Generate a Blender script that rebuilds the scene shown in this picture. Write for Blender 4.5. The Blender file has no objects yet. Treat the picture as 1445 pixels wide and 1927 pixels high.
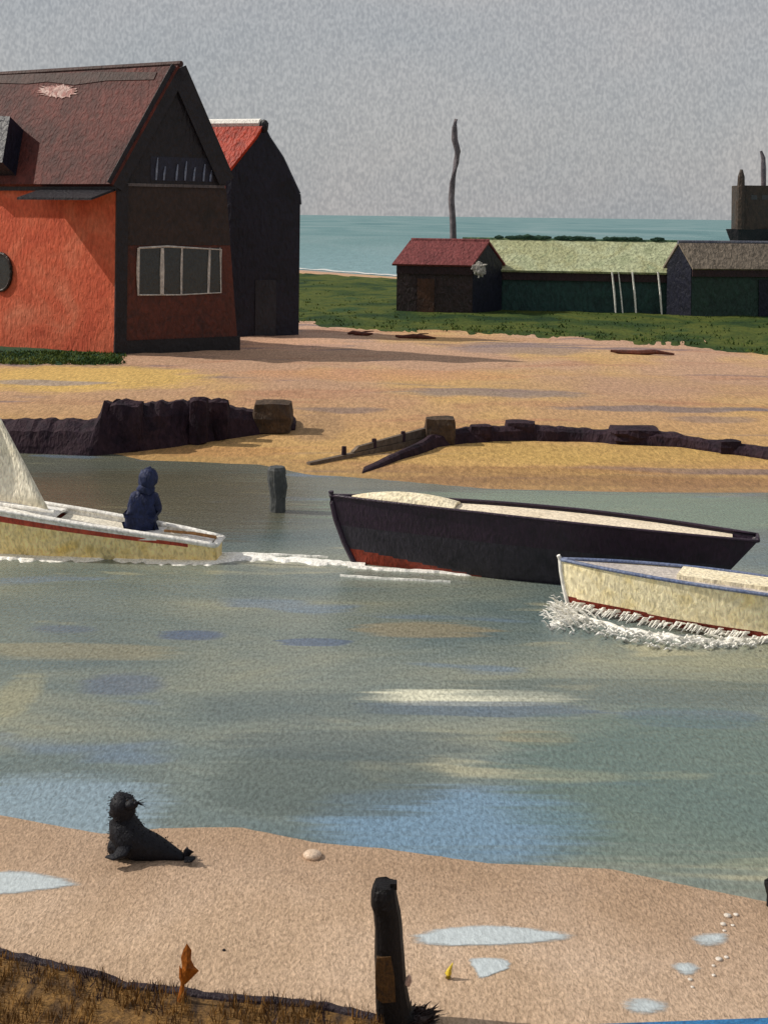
import bpy, bmesh, math, random
from mathutils import Vector, Matrix, noise
random.seed(7)
R = math.radians
scene = bpy.context.scene
COL = scene.collection

# ------------------------------------------------------------------ camera model
H, F, CX, HZ, ROLL = 6.0, 2400.0, 722.5, 406.0, R(0.7)
cR, sR = math.cos(ROLL), math.sin(ROLL)

def unroll(px, py):
    u, v = px - CX, HZ - py
    return CX + u * cR - v * sR, HZ - (u * sR + v * cR)

def interp(pts, x):
    if x <= pts[0][0]: return pts[0][1]
    for (x0, y0), (x1, y1) in zip(pts, pts[1:]):
        if x <= x1:
            t = (x - x0) / (x1 - x0)
            return y0 + (y1 - y0) * t
    return pts[-1][1]

NEAR = [unroll(*p) for p in [(-700,1490),(0,1533),(120,1556),(200,1570),(300,1558),(450,1556),(600,1586),(720,1596),(920,1624),(1146,1634),(1272,1662),(1445,1697),(2400,1900)]]
FAR = [unroll(*p) for p in [(-900,845),(50,850),(214,854),(264,866),(493,875),(573,893),(682,900),(927,921),(1172,926),(1445,928),(2500,935)]]
SHORE = [unroll(*p) for p in [(-900,492),(565,508),(740,521),(1445,530),(2600,540)]]

def gz(x, d):
    """height of the sand at a place on the ground"""
    if d < 1: d = 1
    tx = CX + x / d * F
    ty = HZ + H / d * F
    n, fa, s = interp(NEAR, tx), interp(FAR, tx), interp(SHORE, tx)
    dn, df, ds = H * F / (n - HZ), H * F / (fa - HZ), H * F / (s - HZ)
    w = 0.05 * noise.noise(Vector((x * .5, d * .5, 0))) + 0.02 * noise.noise(Vector((x * 1.7, d * 1.7, 3)))
    if d < dn:
        k = dn - d; return min(.26, .045 * k) + w * min(1, k * .35)
    if d < df:
        k = min(d - dn, df - d); return -min(.6, .08 * k) + w * min(1, k * .2)
    if d < ds:
        k = min(d - df, (ds - d)); return min(.35, .03 * k) + 1.5 * w * min(1, k * .15)
    return -min(2., .03 * (d - ds))

def ground(px, py, dz=0.0):
    tx, ty = unroll(px, py)
    a = max(ty - HZ, 2) / F
    z = 0.
    for _ in range(6):
        d = (H - z) / a
        z = max(gz((tx - CX) / F * d, d), 0) + dz
    d = (H - z) / a
    return Vector(((tx - CX) / F * d, d, z))

def at(px, py, d):
    tx, ty = unroll(px, py)
    return Vector(((tx - CX) / F * d, d, H - (ty - HZ) / F * d))

# ------------------------------------------------------------------ object helpers
def tag(o, label=None, cat=None, group=None, kind=None):
    if label: o['label'] = label
    if cat: o['category'] = cat
    if group: o['group'] = group
    if kind: o['kind'] = kind
    return o

def thing(name, loc, label, cat, group=None):
    o = bpy.data.objects.new(name, None)
    o.empty_display_size = .2
    COL.objects.link(o)
    o.location = loc
    return tag(o, label, cat, group)

def world_loc(o):
    v = Vector((0, 0, 0))
    while o is not None:
        v += Vector(o.location); o = o.parent
    return v

def obj(name, bm, mats, parent=None, smooth=False, label=None):
    """bm is in world coordinates; becomes one mesh under parent"""
    me = bpy.data.meshes.new(name)
    bmesh.ops.recalc_face_normals(bm, faces=bm.faces[:])
    bm.to_mesh(me); bm.free()
    if parent is not None:
        off = world_loc(parent)
        me.transform(Matrix.Translation(-off))
    if not isinstance(mats, (list, tuple)): mats = [mats]
    for m in mats: me.materials.append(m)
    if smooth:
        for p in me.polygons: p.use_smooth = True
    o = bpy.data.objects.new(name, me)
    COL.objects.link(o)
    if parent is not None: o.parent = parent
    if label: o['label'] = label
    return o

def quad(bm, pts, mi=0):
    f = bm.faces.new([bm.verts.new(p) for p in pts]); f.material_index = mi; return f

def slab(bm, top, off):
    """closed solid from a polygon and an offset vector"""
    a = [bm.verts.new(p) for p in top]
    b = [bm.verts.new(Vector(p) + off) for p in top]
    bm.faces.new(a); bm.faces.new(b[::-1])
    n = len(a)
    for i in range(n):
        bm.faces.new([a[i], b[i], b[(i + 1) % n], a[(i + 1) % n]])

def box_uvn(bm, o, u, v, n):
    slab(bm, [o, o + u, o + u + v, o + v], n)

def tube(bm, pts, rad, seg=8, squash=None, cap=True):
    rings = []
    for i, p in enumerate(pts):
        p = Vector(p)
        t = (Vector(pts[min(i + 1, len(pts) - 1)]) - Vector(pts[max(i - 1, 0)])).normalized()
        a = t.cross(Vector((0, 0, 1)))
        if a.length < .15: a = t.cross(Vector((0, 1, 0)))
        a.normalize(); b = a.cross(t).normalized()
        r = rad[i] if isinstance(rad, (list, tuple)) else rad
        ra, rb = (r if isinstance(r, (list, tuple)) else (r, r))
        rings.append([bm.verts.new(p + a * ra * math.cos(2 * math.pi * k / seg) + b * rb * math.sin(2 * math.pi * k / seg)) for k in range(seg)])
    for r0, r1 in zip(rings, rings[1:]):
        for k in range(seg):
            bm.faces.new([r0[k], r0[(k + 1) % seg], r1[(k + 1) % seg], r1[k]])
    if cap:
        bm.faces.new(rings[0][::-1]); bm.faces.new(rings[-1])
    return rings

def ball(bm, c, r, sub=2, sc=(1, 1, 1), rough=0., fr=3.):
    res = bmesh.ops.create_icosphere(bm, subdivisions=sub, radius=1)
    c = Vector(c)
    for v in res['verts']:
        k = 1 + rough * noise.noise(v.co * fr + c * 7)
        v.co = c + Vector((v.co.x * r * sc[0], v.co.y * r * sc[1], v.co.z * r * sc[2])) * k

# ------------------------------------------------------------------ materials
def lin(r, g, b):
    f = lambda c: c / 12.92 if c <= .04045 else ((c + .055) / 1.055) ** 2.4
    return (f(r / 255), f(g / 255), f(b / 255), 1)

class NT:
    def __init__(s, name):
        s.m = bpy.data.materials.new(name); s.m.use_nodes = True
        s.t = s.m.node_tree; s.n = s.t.nodes; s.l = s.t.links
        s.p = s.n['Principled BSDF']
        s.geo = s.n.new('ShaderNodeNewGeometry')
    def noise(s, scale, detail=3, rough=.55, off=(0, 0, 0), dist=0):
        mp = s.n.new('ShaderNodeMapping'); mp.inputs['Scale'].default_value = scale; mp.inputs['Location'].default_value = off
        s.l.new(s.geo.outputs['Position'], mp.inputs['Vector'])
        nz = s.n.new('ShaderNodeTexNoise'); nz.inputs['Scale'].default_value = 1; nz.inputs['Detail'].default_value = detail
        nz.inputs['Roughness'].default_value = rough; nz.inputs['Distortion'].default_value = dist
        s.l.new(mp.outputs['Vector'], nz.inputs['Vector'])
        return nz.outputs['Fac']
    def ramp(s, fac, stops, interp='LINEAR'):
        r = s.n.new('ShaderNodeValToRGB'); r.color_ramp.interpolation = interp
        e = r.color_ramp.elements
        while len(e) < len(stops): e.new(.5)
        for q, (p, c) in zip(e, stops):
            q.position = p; q.color = c if len(c) == 4 else (*c, 1)
        s.l.new(fac, r.inputs['Fac']); return r.outputs['Color']
    def mix(s, fac, a, b, mode='MIX'):
        m = s.n.new('ShaderNodeMix'); m.data_type = 'RGBA'; m.blend_type = mode
        for sock, val in ((m.inputs[0], fac), (m.inputs[6], a), (m.inputs[7], b)):
            if hasattr(val, 'links') or hasattr(val, 'is_linked'): s.l.new(val, sock)
            else: sock.default_value = val
        return m.outputs[2]
    def math(s, op, a, b=None, clamp=False):
        m = s.n.new('ShaderNodeMath'); m.operation = op; m.use_clamp = clamp
        for sock, val in ((m.inputs[0], a), (m.inputs[1], b)):
            if val is None: continue
            if hasattr(val, 'is_linked'): s.l.new(val, sock)
            else: sock.default_value = val
        return m.outputs[0]
    def maprange(s, v, a, b, c=0., d=1., smooth=True):
        m = s.n.new('ShaderNodeMapRange'); m.interpolation_type = 'SMOOTHSTEP' if smooth else 'LINEAR'
        s.l.new(v, m.inputs['Value'])
        for k, x in zip(('From Min', 'From Max', 'To Min', 'To Max'), (a, b, c, d)): m.inputs[k].default_value = x
        return m.outputs['Result']
    def sep(s):
        x = s.n.new('ShaderNodeSeparateXYZ'); s.l.new(s.geo.outputs['Position'], x.inputs[0]); return x.outputs
    def bump(s, fac, dist, strength=1., prev=None):
        b = s.n.new('ShaderNodeBump'); b.inputs['Distance'].default_value = dist; b.inputs['Strength'].default_value = strength
        s.l.new(fac, b.inputs['Height'])
        if prev is not None: s.l.new(prev, b.inputs['Normal'])
        return b.outputs['Normal']
    def patch(s, base, cx, cy, rx, ry, col, amt, soft=.5):
        X, Y, Z = s.sep(); p = ground(cx, cy); q = ground(cx + rx, cy); r = ground(cx, cy - ry)
        ax = abs(q.x - p.x); ay = abs(r.y - p.y)
        dx = s.math('DIVIDE', s.math('SUBTRACT', X, p.x), ax); dy = s.math('DIVIDE', s.math('SUBTRACT', Y, p.y), ay)
        rr = s.math('ADD', s.math('POWER', s.math('ABSOLUTE', dx), 2.), s.math('POWER', s.math('ABSOLUTE', dy), 2.))
        rr = s.math('ADD', rr, s.math('MULTIPLY', s.math('SUBTRACT', s.noise((1.1, 3, 1), 4, .65, (cx, cy, 0), .4), .5), 1.8))
        return s.mix(s.math('MULTIPLY', s.maprange(rr, 1 - soft, 1 + soft, 1, 0), amt), base, lin(*col))
    def out(s, col, rough, normal=None, spec=.5):
        if hasattr(col, 'is_linked'): s.l.new(col, s.p.inputs['Base Color'])
        else: s.p.inputs['Base Color'].default_value = col
        if hasattr(rough, 'is_linked'): s.l.new(rough, s.p.inputs['Roughness'])
        else: s.p.inputs['Roughness'].default_value = rough
        s.p.inputs['Specular IOR Level'].default_value = spec
        if normal is not None: s.l.new(normal, s.p.inputs['Normal'])
        return s.m

_seed = [0]
def paint(name, cols, cell, brush=1., rough=.6, relief=.45, spec=.4, stretch=(1, 1, 1), vert=.45):
    """brushed, thickly painted surface: mottled colour and a woven, stippled relief with cells of `cell` metres"""
    n = NT(name); _seed[0] += 3.1; o = (_seed[0], _seed[0] * 1.7, _seed[0] * .6)
    b = brush
    f = n.noise((stretch[0] / b, stretch[1] / b, stretch[2] / b), 5, .62, o, .6)
    k = len(cols)
    col = n.ramp(f, [(.32 + .36 * i / max(1, k - 1), lin(*c)) for i, c in enumerate(cols)])
    cell *= .62
    w = n.noise((1 / cell, 1 / cell, vert / cell), 2, .5, o, .5)
    fine = n.ramp(w, [(.3, (.70, .70, .70)), (.7, (1.28, 1.28, 1.28))])
    col = n.mix(1., col, fine, 'MULTIPLY')
    nb = n.bump(w, relief * cell)
    nb = n.bump(f, .02 * b, .4, nb)
    return n.out(col, rough, nb, spec)

# ------------------------------------------------------------------ world, sun, camera
SUN_EL = 40
trav = Vector((1, -.12, 0)).normalized()
sdir = Vector((trav.x * math.cos(R(SUN_EL)), trav.y * math.cos(R(SUN_EL)), -math.sin(R(SUN_EL))))
wd = bpy.data.worlds.new("World"); scene.world = wd; wd.use_nodes = True
nt = wd.node_tree; N = nt.nodes; L = nt.links
bg = N['Background']; bg.inputs['Strength'].default_value = .1
sky = N.new('ShaderNodeTexSky'); sky.sky_type = 'NISHITA'; sky.sun_disc = False
sky.sun_elevation = R(SUN_EL); sky.sun_rotation = math.atan2(-trav.x, -trav.y)
sky.air_density = 1; sky.dust_density = 3; sky.ozone_density = 1
tc = N.new('ShaderNodeTexCoord')
def wnoise(scale, detail, dist=0.):
    mp = N.new('ShaderNodeMapping'); mp.inputs['Scale'].default_value = scale
    L.new(tc.outputs['Generated'], mp.inputs['Vector'])
    z = N.new('ShaderNodeTexNoise'); z.inputs['Scale'].default_value = 1; z.inputs['Detail'].default_value = detail; z.inputs['Distortion'].default_value = dist
    L.new(mp.outputs['Vector'], z.inputs['Vector']); return z.outputs['Fac']
def wramp(f, stops):
    r = N.new('ShaderNodeValToRGB'); e = r.color_ramp.elements
    while len(e) < len(stops): e.new(.5)
    for q, (p, c) in zip(e, stops): q.position = p; q.color = (*c, 1)
    L.new(f, r.inputs['Fac']); return r.outputs['Color']
def wmix(mode, fac, a, b):
    m = N.new('ShaderNodeMix'); m.data_type = 'RGBA'; m.blend_type = mode
    m.inputs[0].default_value = fac; L.new(a, m.inputs[6]); L.new(b, m.inputs[7]); return m.outputs[2]
cloud = wramp(wnoise((3.2, 3.2, 6), 3, .6), [(.3, (3.75, 3.95, 4.15)), (.5, (4.35, 4.35, 4.4)), (.68, (5.2, 4.95, 4.8))])
weave = wramp(wnoise((520, 520, 300), 0, .4), [(.25, (.87, .875, .89)), (.5, (1, 1, 1)), (.75, (1.15, 1.14, 1.13))])
c = wmix('MIX', .86, sky.outputs['Color'], cloud)
c = wmix('MULTIPLY', 1., c, weave)
L.new(c, bg.inputs['Color'])

sl = bpy.data.lights.new('sun', 'SUN'); sl.energy = 3.6; sl.angle = R(.5); sl.color = (1, .93, .82)
so = bpy.data.objects.new('sun', sl); COL.objects.link(so); so.rotation_mode = 'QUATERNION'
so.rotation_quaternion = sdir.to_track_quat('-Z', 'Y'); so.location = (-20, 0, 40)

cam = bpy.data.cameras.new('camera'); co = bpy.data.objects.new('camera', cam); COL.objects.link(co)
cam.sensor_fit = 'VERTICAL'; cam.sensor_height = 36; cam.lens = F / 1927 * 36
cam.shift_y = -(963.5 - HZ) / 1927; cam.clip_end = 60000; cam.clip_start = .1
co.matrix_world = Matrix.Translation((0, 0, H)) @ Matrix.Rotation(R(90), 4, 'X') @ Matrix.Rotation(ROLL, 4, 'Z')
scene.camera = co
vs = scene.view_settings
vs.view_transform = 'Standard'; vs.look = 'None'; vs.exposure = 0; vs.gamma = 1; vs.use_curve_mapping = False

# ------------------------------------------------------------------ ground
def grid_sheet(txs, tys, zf):
    bm = bmesh.new(); rows = []
    for ty in tys:
        d = H * F / (ty - HZ); row = []
        for tx in txs:
            x = (tx - CX) / F * d
            row.append(bm.verts.new((x, d, zf(x, d, tx, ty))))
        rows.append(row)
    for a, b in zip(rows, rows[1:]):
        for i in range(len(a) - 1):
            bm.faces.new([a[i], b[i], b[i + 1], a[i + 1]])
    return bm

def frange(a, b, s):
    o = []
    while a < b: o.append(a); a += s
    return o

def sand_material():
    n = NT('wet_sand'); X, Y, Z = n.sep()
    # band colours by distance from the quay, as the tide left them
    far = n.ramp(n.maprange(Y, 26, 70, 0, 1, False),
                 [(0, lin(150, 112, 72)), (.10, lin(202, 166, 104)), (.22, lin(190, 154, 110)), (.36, lin(184, 150, 122)), (.6, lin(190, 156, 130)), (1, lin(198, 164, 142))])
    near = n.ramp(n.noise((.5, .35, 1), 5, .6, (4, 2, 0), .6), [(.3, lin(194, 166, 138)), (.5, lin(208, 180, 153)), (.7, lin(216, 190, 166))])
    yellow = n.maprange(n.noise((.16, .1, 1), 3, .5, (9, 1, 0)), .45, .66)
    far = n.mix(n.math('MULTIPLY', yellow, .6), far, lin(206, 172, 100))
    warm = n.maprange(n.noise((.12, .5, 1), 4, .6, (3, 7, 0), .5), .5, .7)
    far = n.mix(n.math('MULTIPLY', warm, .6), far, lin(172, 124, 96))
    streak = n.maprange(n.noise((.10, .62, 1), 4, .5, (31, 12, 0), .4), .585, .68)
    far = n.mix(n.math('MULTIPLY', streak, .75), far, lin(118, 108, 116))
    far = n.mix(1., far, (1.0, .99, 1.0, 1), 'MULTIPLY')
    col = n.mix(n.maprange(Y, 16, 26), near, far)
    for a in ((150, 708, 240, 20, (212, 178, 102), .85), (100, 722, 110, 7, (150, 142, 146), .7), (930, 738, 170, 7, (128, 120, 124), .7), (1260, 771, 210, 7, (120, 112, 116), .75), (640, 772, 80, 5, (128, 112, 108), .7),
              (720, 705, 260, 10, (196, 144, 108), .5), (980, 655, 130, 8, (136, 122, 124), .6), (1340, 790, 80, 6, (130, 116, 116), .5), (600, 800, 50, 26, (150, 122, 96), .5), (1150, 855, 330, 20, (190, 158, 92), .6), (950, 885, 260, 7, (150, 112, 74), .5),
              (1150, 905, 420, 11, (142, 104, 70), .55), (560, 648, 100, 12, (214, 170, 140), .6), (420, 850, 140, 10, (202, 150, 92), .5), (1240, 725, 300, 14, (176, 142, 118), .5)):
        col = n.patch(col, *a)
    # damp margin just above the water
    wet = n.maprange(Z, .02, .10, 1, 0)
    col = n.mix(n.math('MULTIPLY', wet, .35), col, lin(146, 112, 84))
    g1 = n.noise((44, 19, 44), 6, .62, (1, 5, 2), .4)
    g3 = n.noise((11, 3.2, 11), 4, .62, (3, 2, 1), .4)
    col = n.mix(n.maprange(Y, 16, 26), col, n.mix(1., col, n.ramp(g3, [(.34, (.74, .72, .70)), (.66, (1.24, 1.24, 1.24))]), 'MULTIPLY'))
    col = n.mix(1., col, n.ramp(g1, [(.34, (.68, .66, .64)), (.66, (1.32, 1.32, 1.32))]), 'MULTIPLY')
    g2 = n.noise((7, 3, 7), 10, .75, (8, 3, 2), .4)
    nb = n.bump(g1, .026); nb = n.bump(g2, .03, 1, nb)
    return n.out(col, n.maprange(Z, .0, .08, .45, .8), nb, .25)

txs = frange(-5000, -300, 160) + frange(-300, 1760, 22) + frange(1760, 6600, 160)
tys = [HZ + v for v in frange(58, 100, 3) + frange(100, 190, 4) + frange(190, 560, 4) + frange(560, 1560, 7) + frange(1560, 2400, 60) + frange(2400, 6000, 400)]
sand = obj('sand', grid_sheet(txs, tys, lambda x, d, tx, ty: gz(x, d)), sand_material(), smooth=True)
tag(sand, 'tan and yellow sand of the harbour shores', kind='structure')

# ------------------------------------------------------------------ water
def water_material():
    n = NT('harbour_water'); X, Y, Z = n.sep()
    base = n.ramp(n.noise((.16, .42, 1), 4, .55, (2, 5, 0), .5),
                  [(.3, lin(92, 110, 114)), (.45, lin(112, 124, 120)), (.58, lin(130, 136, 124)), (.72, lin(154, 154, 130))])
    base = n.mix(n.maprange(Y, 21.5, 27, 0, .55), base, lin(92, 86, 66))          # browner towards the far bank
    # blue and pale reflection streaks painted into the water colour
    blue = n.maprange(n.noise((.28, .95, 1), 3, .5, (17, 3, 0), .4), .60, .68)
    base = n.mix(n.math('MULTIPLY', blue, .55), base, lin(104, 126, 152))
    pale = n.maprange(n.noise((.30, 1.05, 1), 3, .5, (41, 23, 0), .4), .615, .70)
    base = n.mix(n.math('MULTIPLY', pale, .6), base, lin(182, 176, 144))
    def patch(cx, cy, rx, ry, col, amt, soft=.5):   # sky and cloud reflections painted into the base colour, among other tonal drifts
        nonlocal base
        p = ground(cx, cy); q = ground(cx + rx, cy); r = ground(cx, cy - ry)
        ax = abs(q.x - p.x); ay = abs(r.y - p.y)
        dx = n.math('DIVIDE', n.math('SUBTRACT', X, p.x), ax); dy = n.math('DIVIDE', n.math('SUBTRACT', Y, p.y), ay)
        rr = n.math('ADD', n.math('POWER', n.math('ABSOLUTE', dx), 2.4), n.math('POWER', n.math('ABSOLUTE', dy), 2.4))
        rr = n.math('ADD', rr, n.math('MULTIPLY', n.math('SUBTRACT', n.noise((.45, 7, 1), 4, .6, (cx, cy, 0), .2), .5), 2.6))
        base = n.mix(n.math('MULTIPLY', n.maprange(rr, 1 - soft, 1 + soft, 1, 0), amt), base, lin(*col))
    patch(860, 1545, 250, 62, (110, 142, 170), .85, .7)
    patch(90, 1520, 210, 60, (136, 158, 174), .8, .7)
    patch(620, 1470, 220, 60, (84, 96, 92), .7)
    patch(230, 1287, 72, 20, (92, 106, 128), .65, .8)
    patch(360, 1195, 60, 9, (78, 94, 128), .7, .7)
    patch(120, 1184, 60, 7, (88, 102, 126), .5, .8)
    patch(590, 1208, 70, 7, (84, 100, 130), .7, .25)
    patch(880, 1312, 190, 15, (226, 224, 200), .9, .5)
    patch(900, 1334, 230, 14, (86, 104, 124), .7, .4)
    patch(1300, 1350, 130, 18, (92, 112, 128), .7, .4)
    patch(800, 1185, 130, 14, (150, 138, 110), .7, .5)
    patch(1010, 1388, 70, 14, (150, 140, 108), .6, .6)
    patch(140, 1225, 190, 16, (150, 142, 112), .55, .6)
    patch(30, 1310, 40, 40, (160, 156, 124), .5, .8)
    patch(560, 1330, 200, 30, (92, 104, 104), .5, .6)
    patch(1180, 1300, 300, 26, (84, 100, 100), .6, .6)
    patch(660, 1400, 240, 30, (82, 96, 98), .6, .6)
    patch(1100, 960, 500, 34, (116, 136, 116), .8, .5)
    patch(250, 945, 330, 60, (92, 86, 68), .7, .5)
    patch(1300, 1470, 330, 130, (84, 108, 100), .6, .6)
    rip = n.noise((27, 11, 1), 5, .6, (0, 0, 0), .5)
    base = n.mix(1., base, n.ramp(rip, [(.34, (.68, .68, .66)), (.66, (1.3, 1.3, 1.3))]), 'MULTIPLY')
    nb = n.bump(rip, .010, 1.)
    nb = n.bump(n.noise((.8, 3., 1), 3, .5, (5, 5, 0)), .02, .5, nb)
    n.p.inputs['IOR'].default_value = 1.45
    return n.out(base, .12, nb, .5)

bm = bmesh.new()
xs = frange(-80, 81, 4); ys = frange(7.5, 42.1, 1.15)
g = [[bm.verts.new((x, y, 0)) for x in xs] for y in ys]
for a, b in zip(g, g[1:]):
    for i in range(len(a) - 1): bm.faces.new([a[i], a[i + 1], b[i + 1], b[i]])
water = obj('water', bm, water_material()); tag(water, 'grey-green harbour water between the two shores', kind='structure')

n = NT('sea_water'); X, Y, Z = n.sep()
seac = n.ramp(n.noise((.02, .006, 1), 4, .6, (0, 0, 0), .5), [(.3, lin(82, 122, 128)), (.5, lin(106, 140, 144)), (.7, lin(132, 156, 160))])
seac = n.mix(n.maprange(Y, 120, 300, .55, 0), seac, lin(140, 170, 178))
sr = n.noise((.9, .25, 1), 12, .75)
seac = n.mix(1., seac, n.ramp(sr, [(.3, (.8, .8, .8)), (.7, (1.18, 1.18, 1.18))]), 'MULTIPLY')
sea_m = n.out(seac, .6, n.bump(sr, .25), .2)
bm = bmesh.new(); quad(bm, [(-30000, 112, -.02), (30000, 112, -.02), (30000, 40000, -.02), (-30000, 40000, -.02)])
sea = obj('sea', bm, sea_m); tag(sea, 'turquoise open sea reaching the horizon', kind='structure')

# ------------------------------------------------------------------ lawn and grass
GRASS = [unroll(*p) for p in [(-900,640),(0,640),(440,622),(565,624),(660,632),(745,640),(1000,647),(1200,664),(1300,668),(1445,688),(2600,740)]]
GR_TOP = [unroll(*p) for p in [(-900,512),(565,520),(740,530),(1445,545),(2600,560)]]
def rag(tx): return 5 * noise.noise(Vector((tx * .03, 1, 0))) + 2.5 * noise.noise(Vector((tx * .11, 4, 0)))
lx = frange(-2400, -100, 60) + frange(-100, 1550, 9) + frange(1550, 3800, 60)
bm = bmesh.new(); rows = []
for k in range(25):
    row = []
    for tx in lx:
        a, b = interp(GR_TOP, tx), interp(GRASS, tx) + rag(tx)
        d0, d1 = H * F / (a - HZ), H * F / (b - HZ)
        d = d0 + (d1 - d0) * k / 24
        x = (tx - CX) / F * d
        edge = min(1, min(k, 24 - k) / 2)
        row.append(bm.verts.new((x, d, max(gz(x, d), -.02) - .02 + .10 * edge)))
    rows.append(row)
for a, b in zip(rows, rows[1:]):
    for i in range(len(a) - 1): bm.faces.new([a[i], b[i], b[i + 1], a[i + 1]])
lawn_m = paint('meadow_green', [(30, 52, 36), (54, 72, 36), (84, 92, 42), (46, 72, 44)], .3, 5, .9, .5, .1, (1, .8, 1), 1)
lawn = obj('lawn', bm, lawn_m, smooth=True); tag(lawn, 'rough green grass strip behind the sand', kind='structure')

blade_m = paint('grass_blades', [(40, 62, 36), (64, 84, 40), (92, 100, 46)], .3, 4, .9, .2, .1)
def blades(bm, p, h, n, spread, lean=.3, w=.02):
    for _ in range(n):
        q = Vector(p) + Vector((random.gauss(0, spread), random.gauss(0, spread), 0))
        a = random.uniform(0, 6.28); ww = w * random.uniform(.6, 1.3); hh = h * random.uniform(.5, 1.2)
        s = Vector((math.cos(a), math.sin(a), 0)) * ww
        t = Vector((random.gauss(0, lean), random.gauss(0, lean), 1)) * hh
        m = q + t * .55 + Vector((0, 0, .04 * hh))
        v = [bm.verts.new(q - s), bm.verts.new(q + s), bm.verts.new(m + s * .6), bm.verts.new(m - s * .6), bm.verts.new(q + t + Vector((random.gauss(0, .1) * hh, 0, -.05 * hh)))]
        bm.faces.new(v[:4]); bm.faces.new([v[3], v[2], v[4]])
bm = bmesh.new()
for i in range(900):
    tx = random.uniform(-50, 1500); k = random.random() ** 1.5
    a, b = interp(GR_TOP, tx), interp(GRASS, tx) + rag(tx) - 3
    ty = b - (b - a) * k * .8
    d = H * F / (ty - HZ); x = (tx - CX) / F * d
    blades(bm, (x, d, gz(x, d) + .05), .15, 4, .2, .5, .045)
# strip of grass along the foot of the brick house
for i in range(900):
    p = ground(random.uniform(-60, 228), random.uniform(664, 686)); blades(bm, p, .14, 4, .15, .5, .04)
tag(obj('grass', bm, blade_m), 'tufts of green grass on the lawn and under the brick house', 'grass', kind='stuff')

bm = bmesh.new(); rows = []
for px in frange(-200, 246, 6):
    e = min(1, (246 - px) / 60); row = []
    for k in range(7):
        py = 650 + (14 + 24 * e + 4 * noise.noise(Vector((px * .05, 0, 2)))) * k / 6
        q_ = ground(px, py); row.append(bm.verts.new(q_ + Vector((0, 0, -.03 if k in (0, 6) else .05))))
    rows.append(row)
for a, b in zip(rows, rows[1:]):
    for k in range(6): bm.faces.new([a[k], a[k + 1], b[k + 1], b[k]])
tag(obj('verge', bm, paint('dark_verge_green', [(36, 62, 52), (54, 80, 58), (46, 70, 50)], .25, 3, .9, .4, .1), smooth=True), 'dark green verge along the foot of the brick house', kind='structure')

# ------------------------------------------------------------------ buildings
def gabled(root, C0, u, v, ze, zr, mats, over=.35, thick=.22, ridge_lift=0., taper=0., roof_edge=.25, over_far=None, mid=.5):
    """closed walls plus roof; C0 corner, u along the gable, v along the long wall. returns useful points"""
    zb = C0.z - .3
    up = lambda p, z: Vector((p.x, p.y, z))
    G = [up(C0, zb), up(C0 + u, zb), up(C0 + u * (1 - taper), ze), up(C0 + u * mid, zr), up(C0, ze)]
    bm = bmesh.new(); slab(bm, [p for p in G], v)
    wall = obj('wall', bm, mats['wall'], root)
    # roof slopes
    apex = G[3]; eL = G[4]; eR = G[2]
    nu = u.normalized(); nv = v.normalized()
    out = -nv * roof_edge
    lift = Vector((0, 0, ridge_lift))
    bm = bmesh.new()
    for e in (eL, eR):
        sl = (e - apex); ext = sl.normalized() * (over if e is eL or over_far is None else over_far)
        nrm = sl.cross(v).normalized()
        if nrm.z < 0: nrm = -nrm
        g = nrm * .03
        slab(bm, [apex + out + g, e + ext + out + g, e + ext + v * 1.03 + g, apex + v * 1.03 + g + lift], nrm * thick)
    roof = obj('roof', bm, mats['roof'], root)
    bm = bmesh.new()
    ap = apex + Vector((0, 0, thick * .9))
    tube(bm, [ap + out * 1.05, ap + v * .33 + lift * .33, ap + v * .66 + lift * .66, ap + v * 1.02 + lift], .13, 8)
    obj('ridge_tiles', bm, mats['ridge'], roof)
    return G, roof, wall

def pl(C0, u, z, s):  # a point on the gable plane: fraction s along u at height z
    return Vector((C0.x + u.x * s, C0.y + u.y * s, z))

def direction(ang):  # degrees from +x toward away
    return Vector((math.cos(R(ang)), math.sin(R(ang)), 0))

def reach(C0, dirv, px):
    """length along dirv from C0 so that the base lands under column px"""
    tgt = (unroll(px, 640)[0] - CX) / F
    return (tgt * C0.y - C0.x) / (dirv.x - tgt * dirv.y)

# --- brick house
C0 = ground(215, 668); d0 = C0.y
uD, vD = direction(31), direction(180 - 29)
u = uD * reach(C0, uD, 449); v = vD * 14; TP, MID = .13, .46
ze = at(211, 333, d0).z; apd = (C0 + u * MID).y; zr = at(330, 130, apd).z
brick = NT('orange_brick')
bc = brick.ramp(brick.noise((.5, .5, .5), 5, .6, (3, 1, 2), .5), [(.3, lin(186, 80, 56)), (.5, lin(200, 98, 70)), (.7, lin(206, 120, 92))])
bw = brick.noise((7.5, 7.5, 3.4), 2, .6, (0, 0, 0), .4)
bc = brick.mix(1., bc, brick.ramp(bw, [(.28, (.74, .72, .7)), (.72, (1.2, 1.2, 1.2))]), 'MULTIPLY')
brick_m = brick.out(bc, .75, brick.bump(bw, .05), .25)
roof_m = paint('weathered_red_tiles', [(58, 30, 29), (84, 41, 37), (102, 50, 44)], .22, 1.6, .7, .5, .3)
ridge_m = paint('dark_ridge_tiles', [(52, 34, 32), (72, 44, 40)], .2, 1, .7, .4)
black_m = paint('tarred_black_boards', [(18, 18, 25), (30, 28, 35), (22, 22, 31)], .2, .9, .5, .5, .35)
browndk_m = paint('dark_brown_boards', [(32, 25, 24), (48, 36, 33), (38, 30, 31)], .2, .9, .5, .5, .35)
redbr_m = paint('dark_red_brick', [(66, 30, 22), (88, 40, 28), (50, 27, 25)], .2, 1.2, .55, .5, .4)
navy_m = paint('navy_black_boards', [(16, 19, 32), (26, 28, 44), (19, 22, 36)], .22, 1.2, .5, .4, .3)
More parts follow.
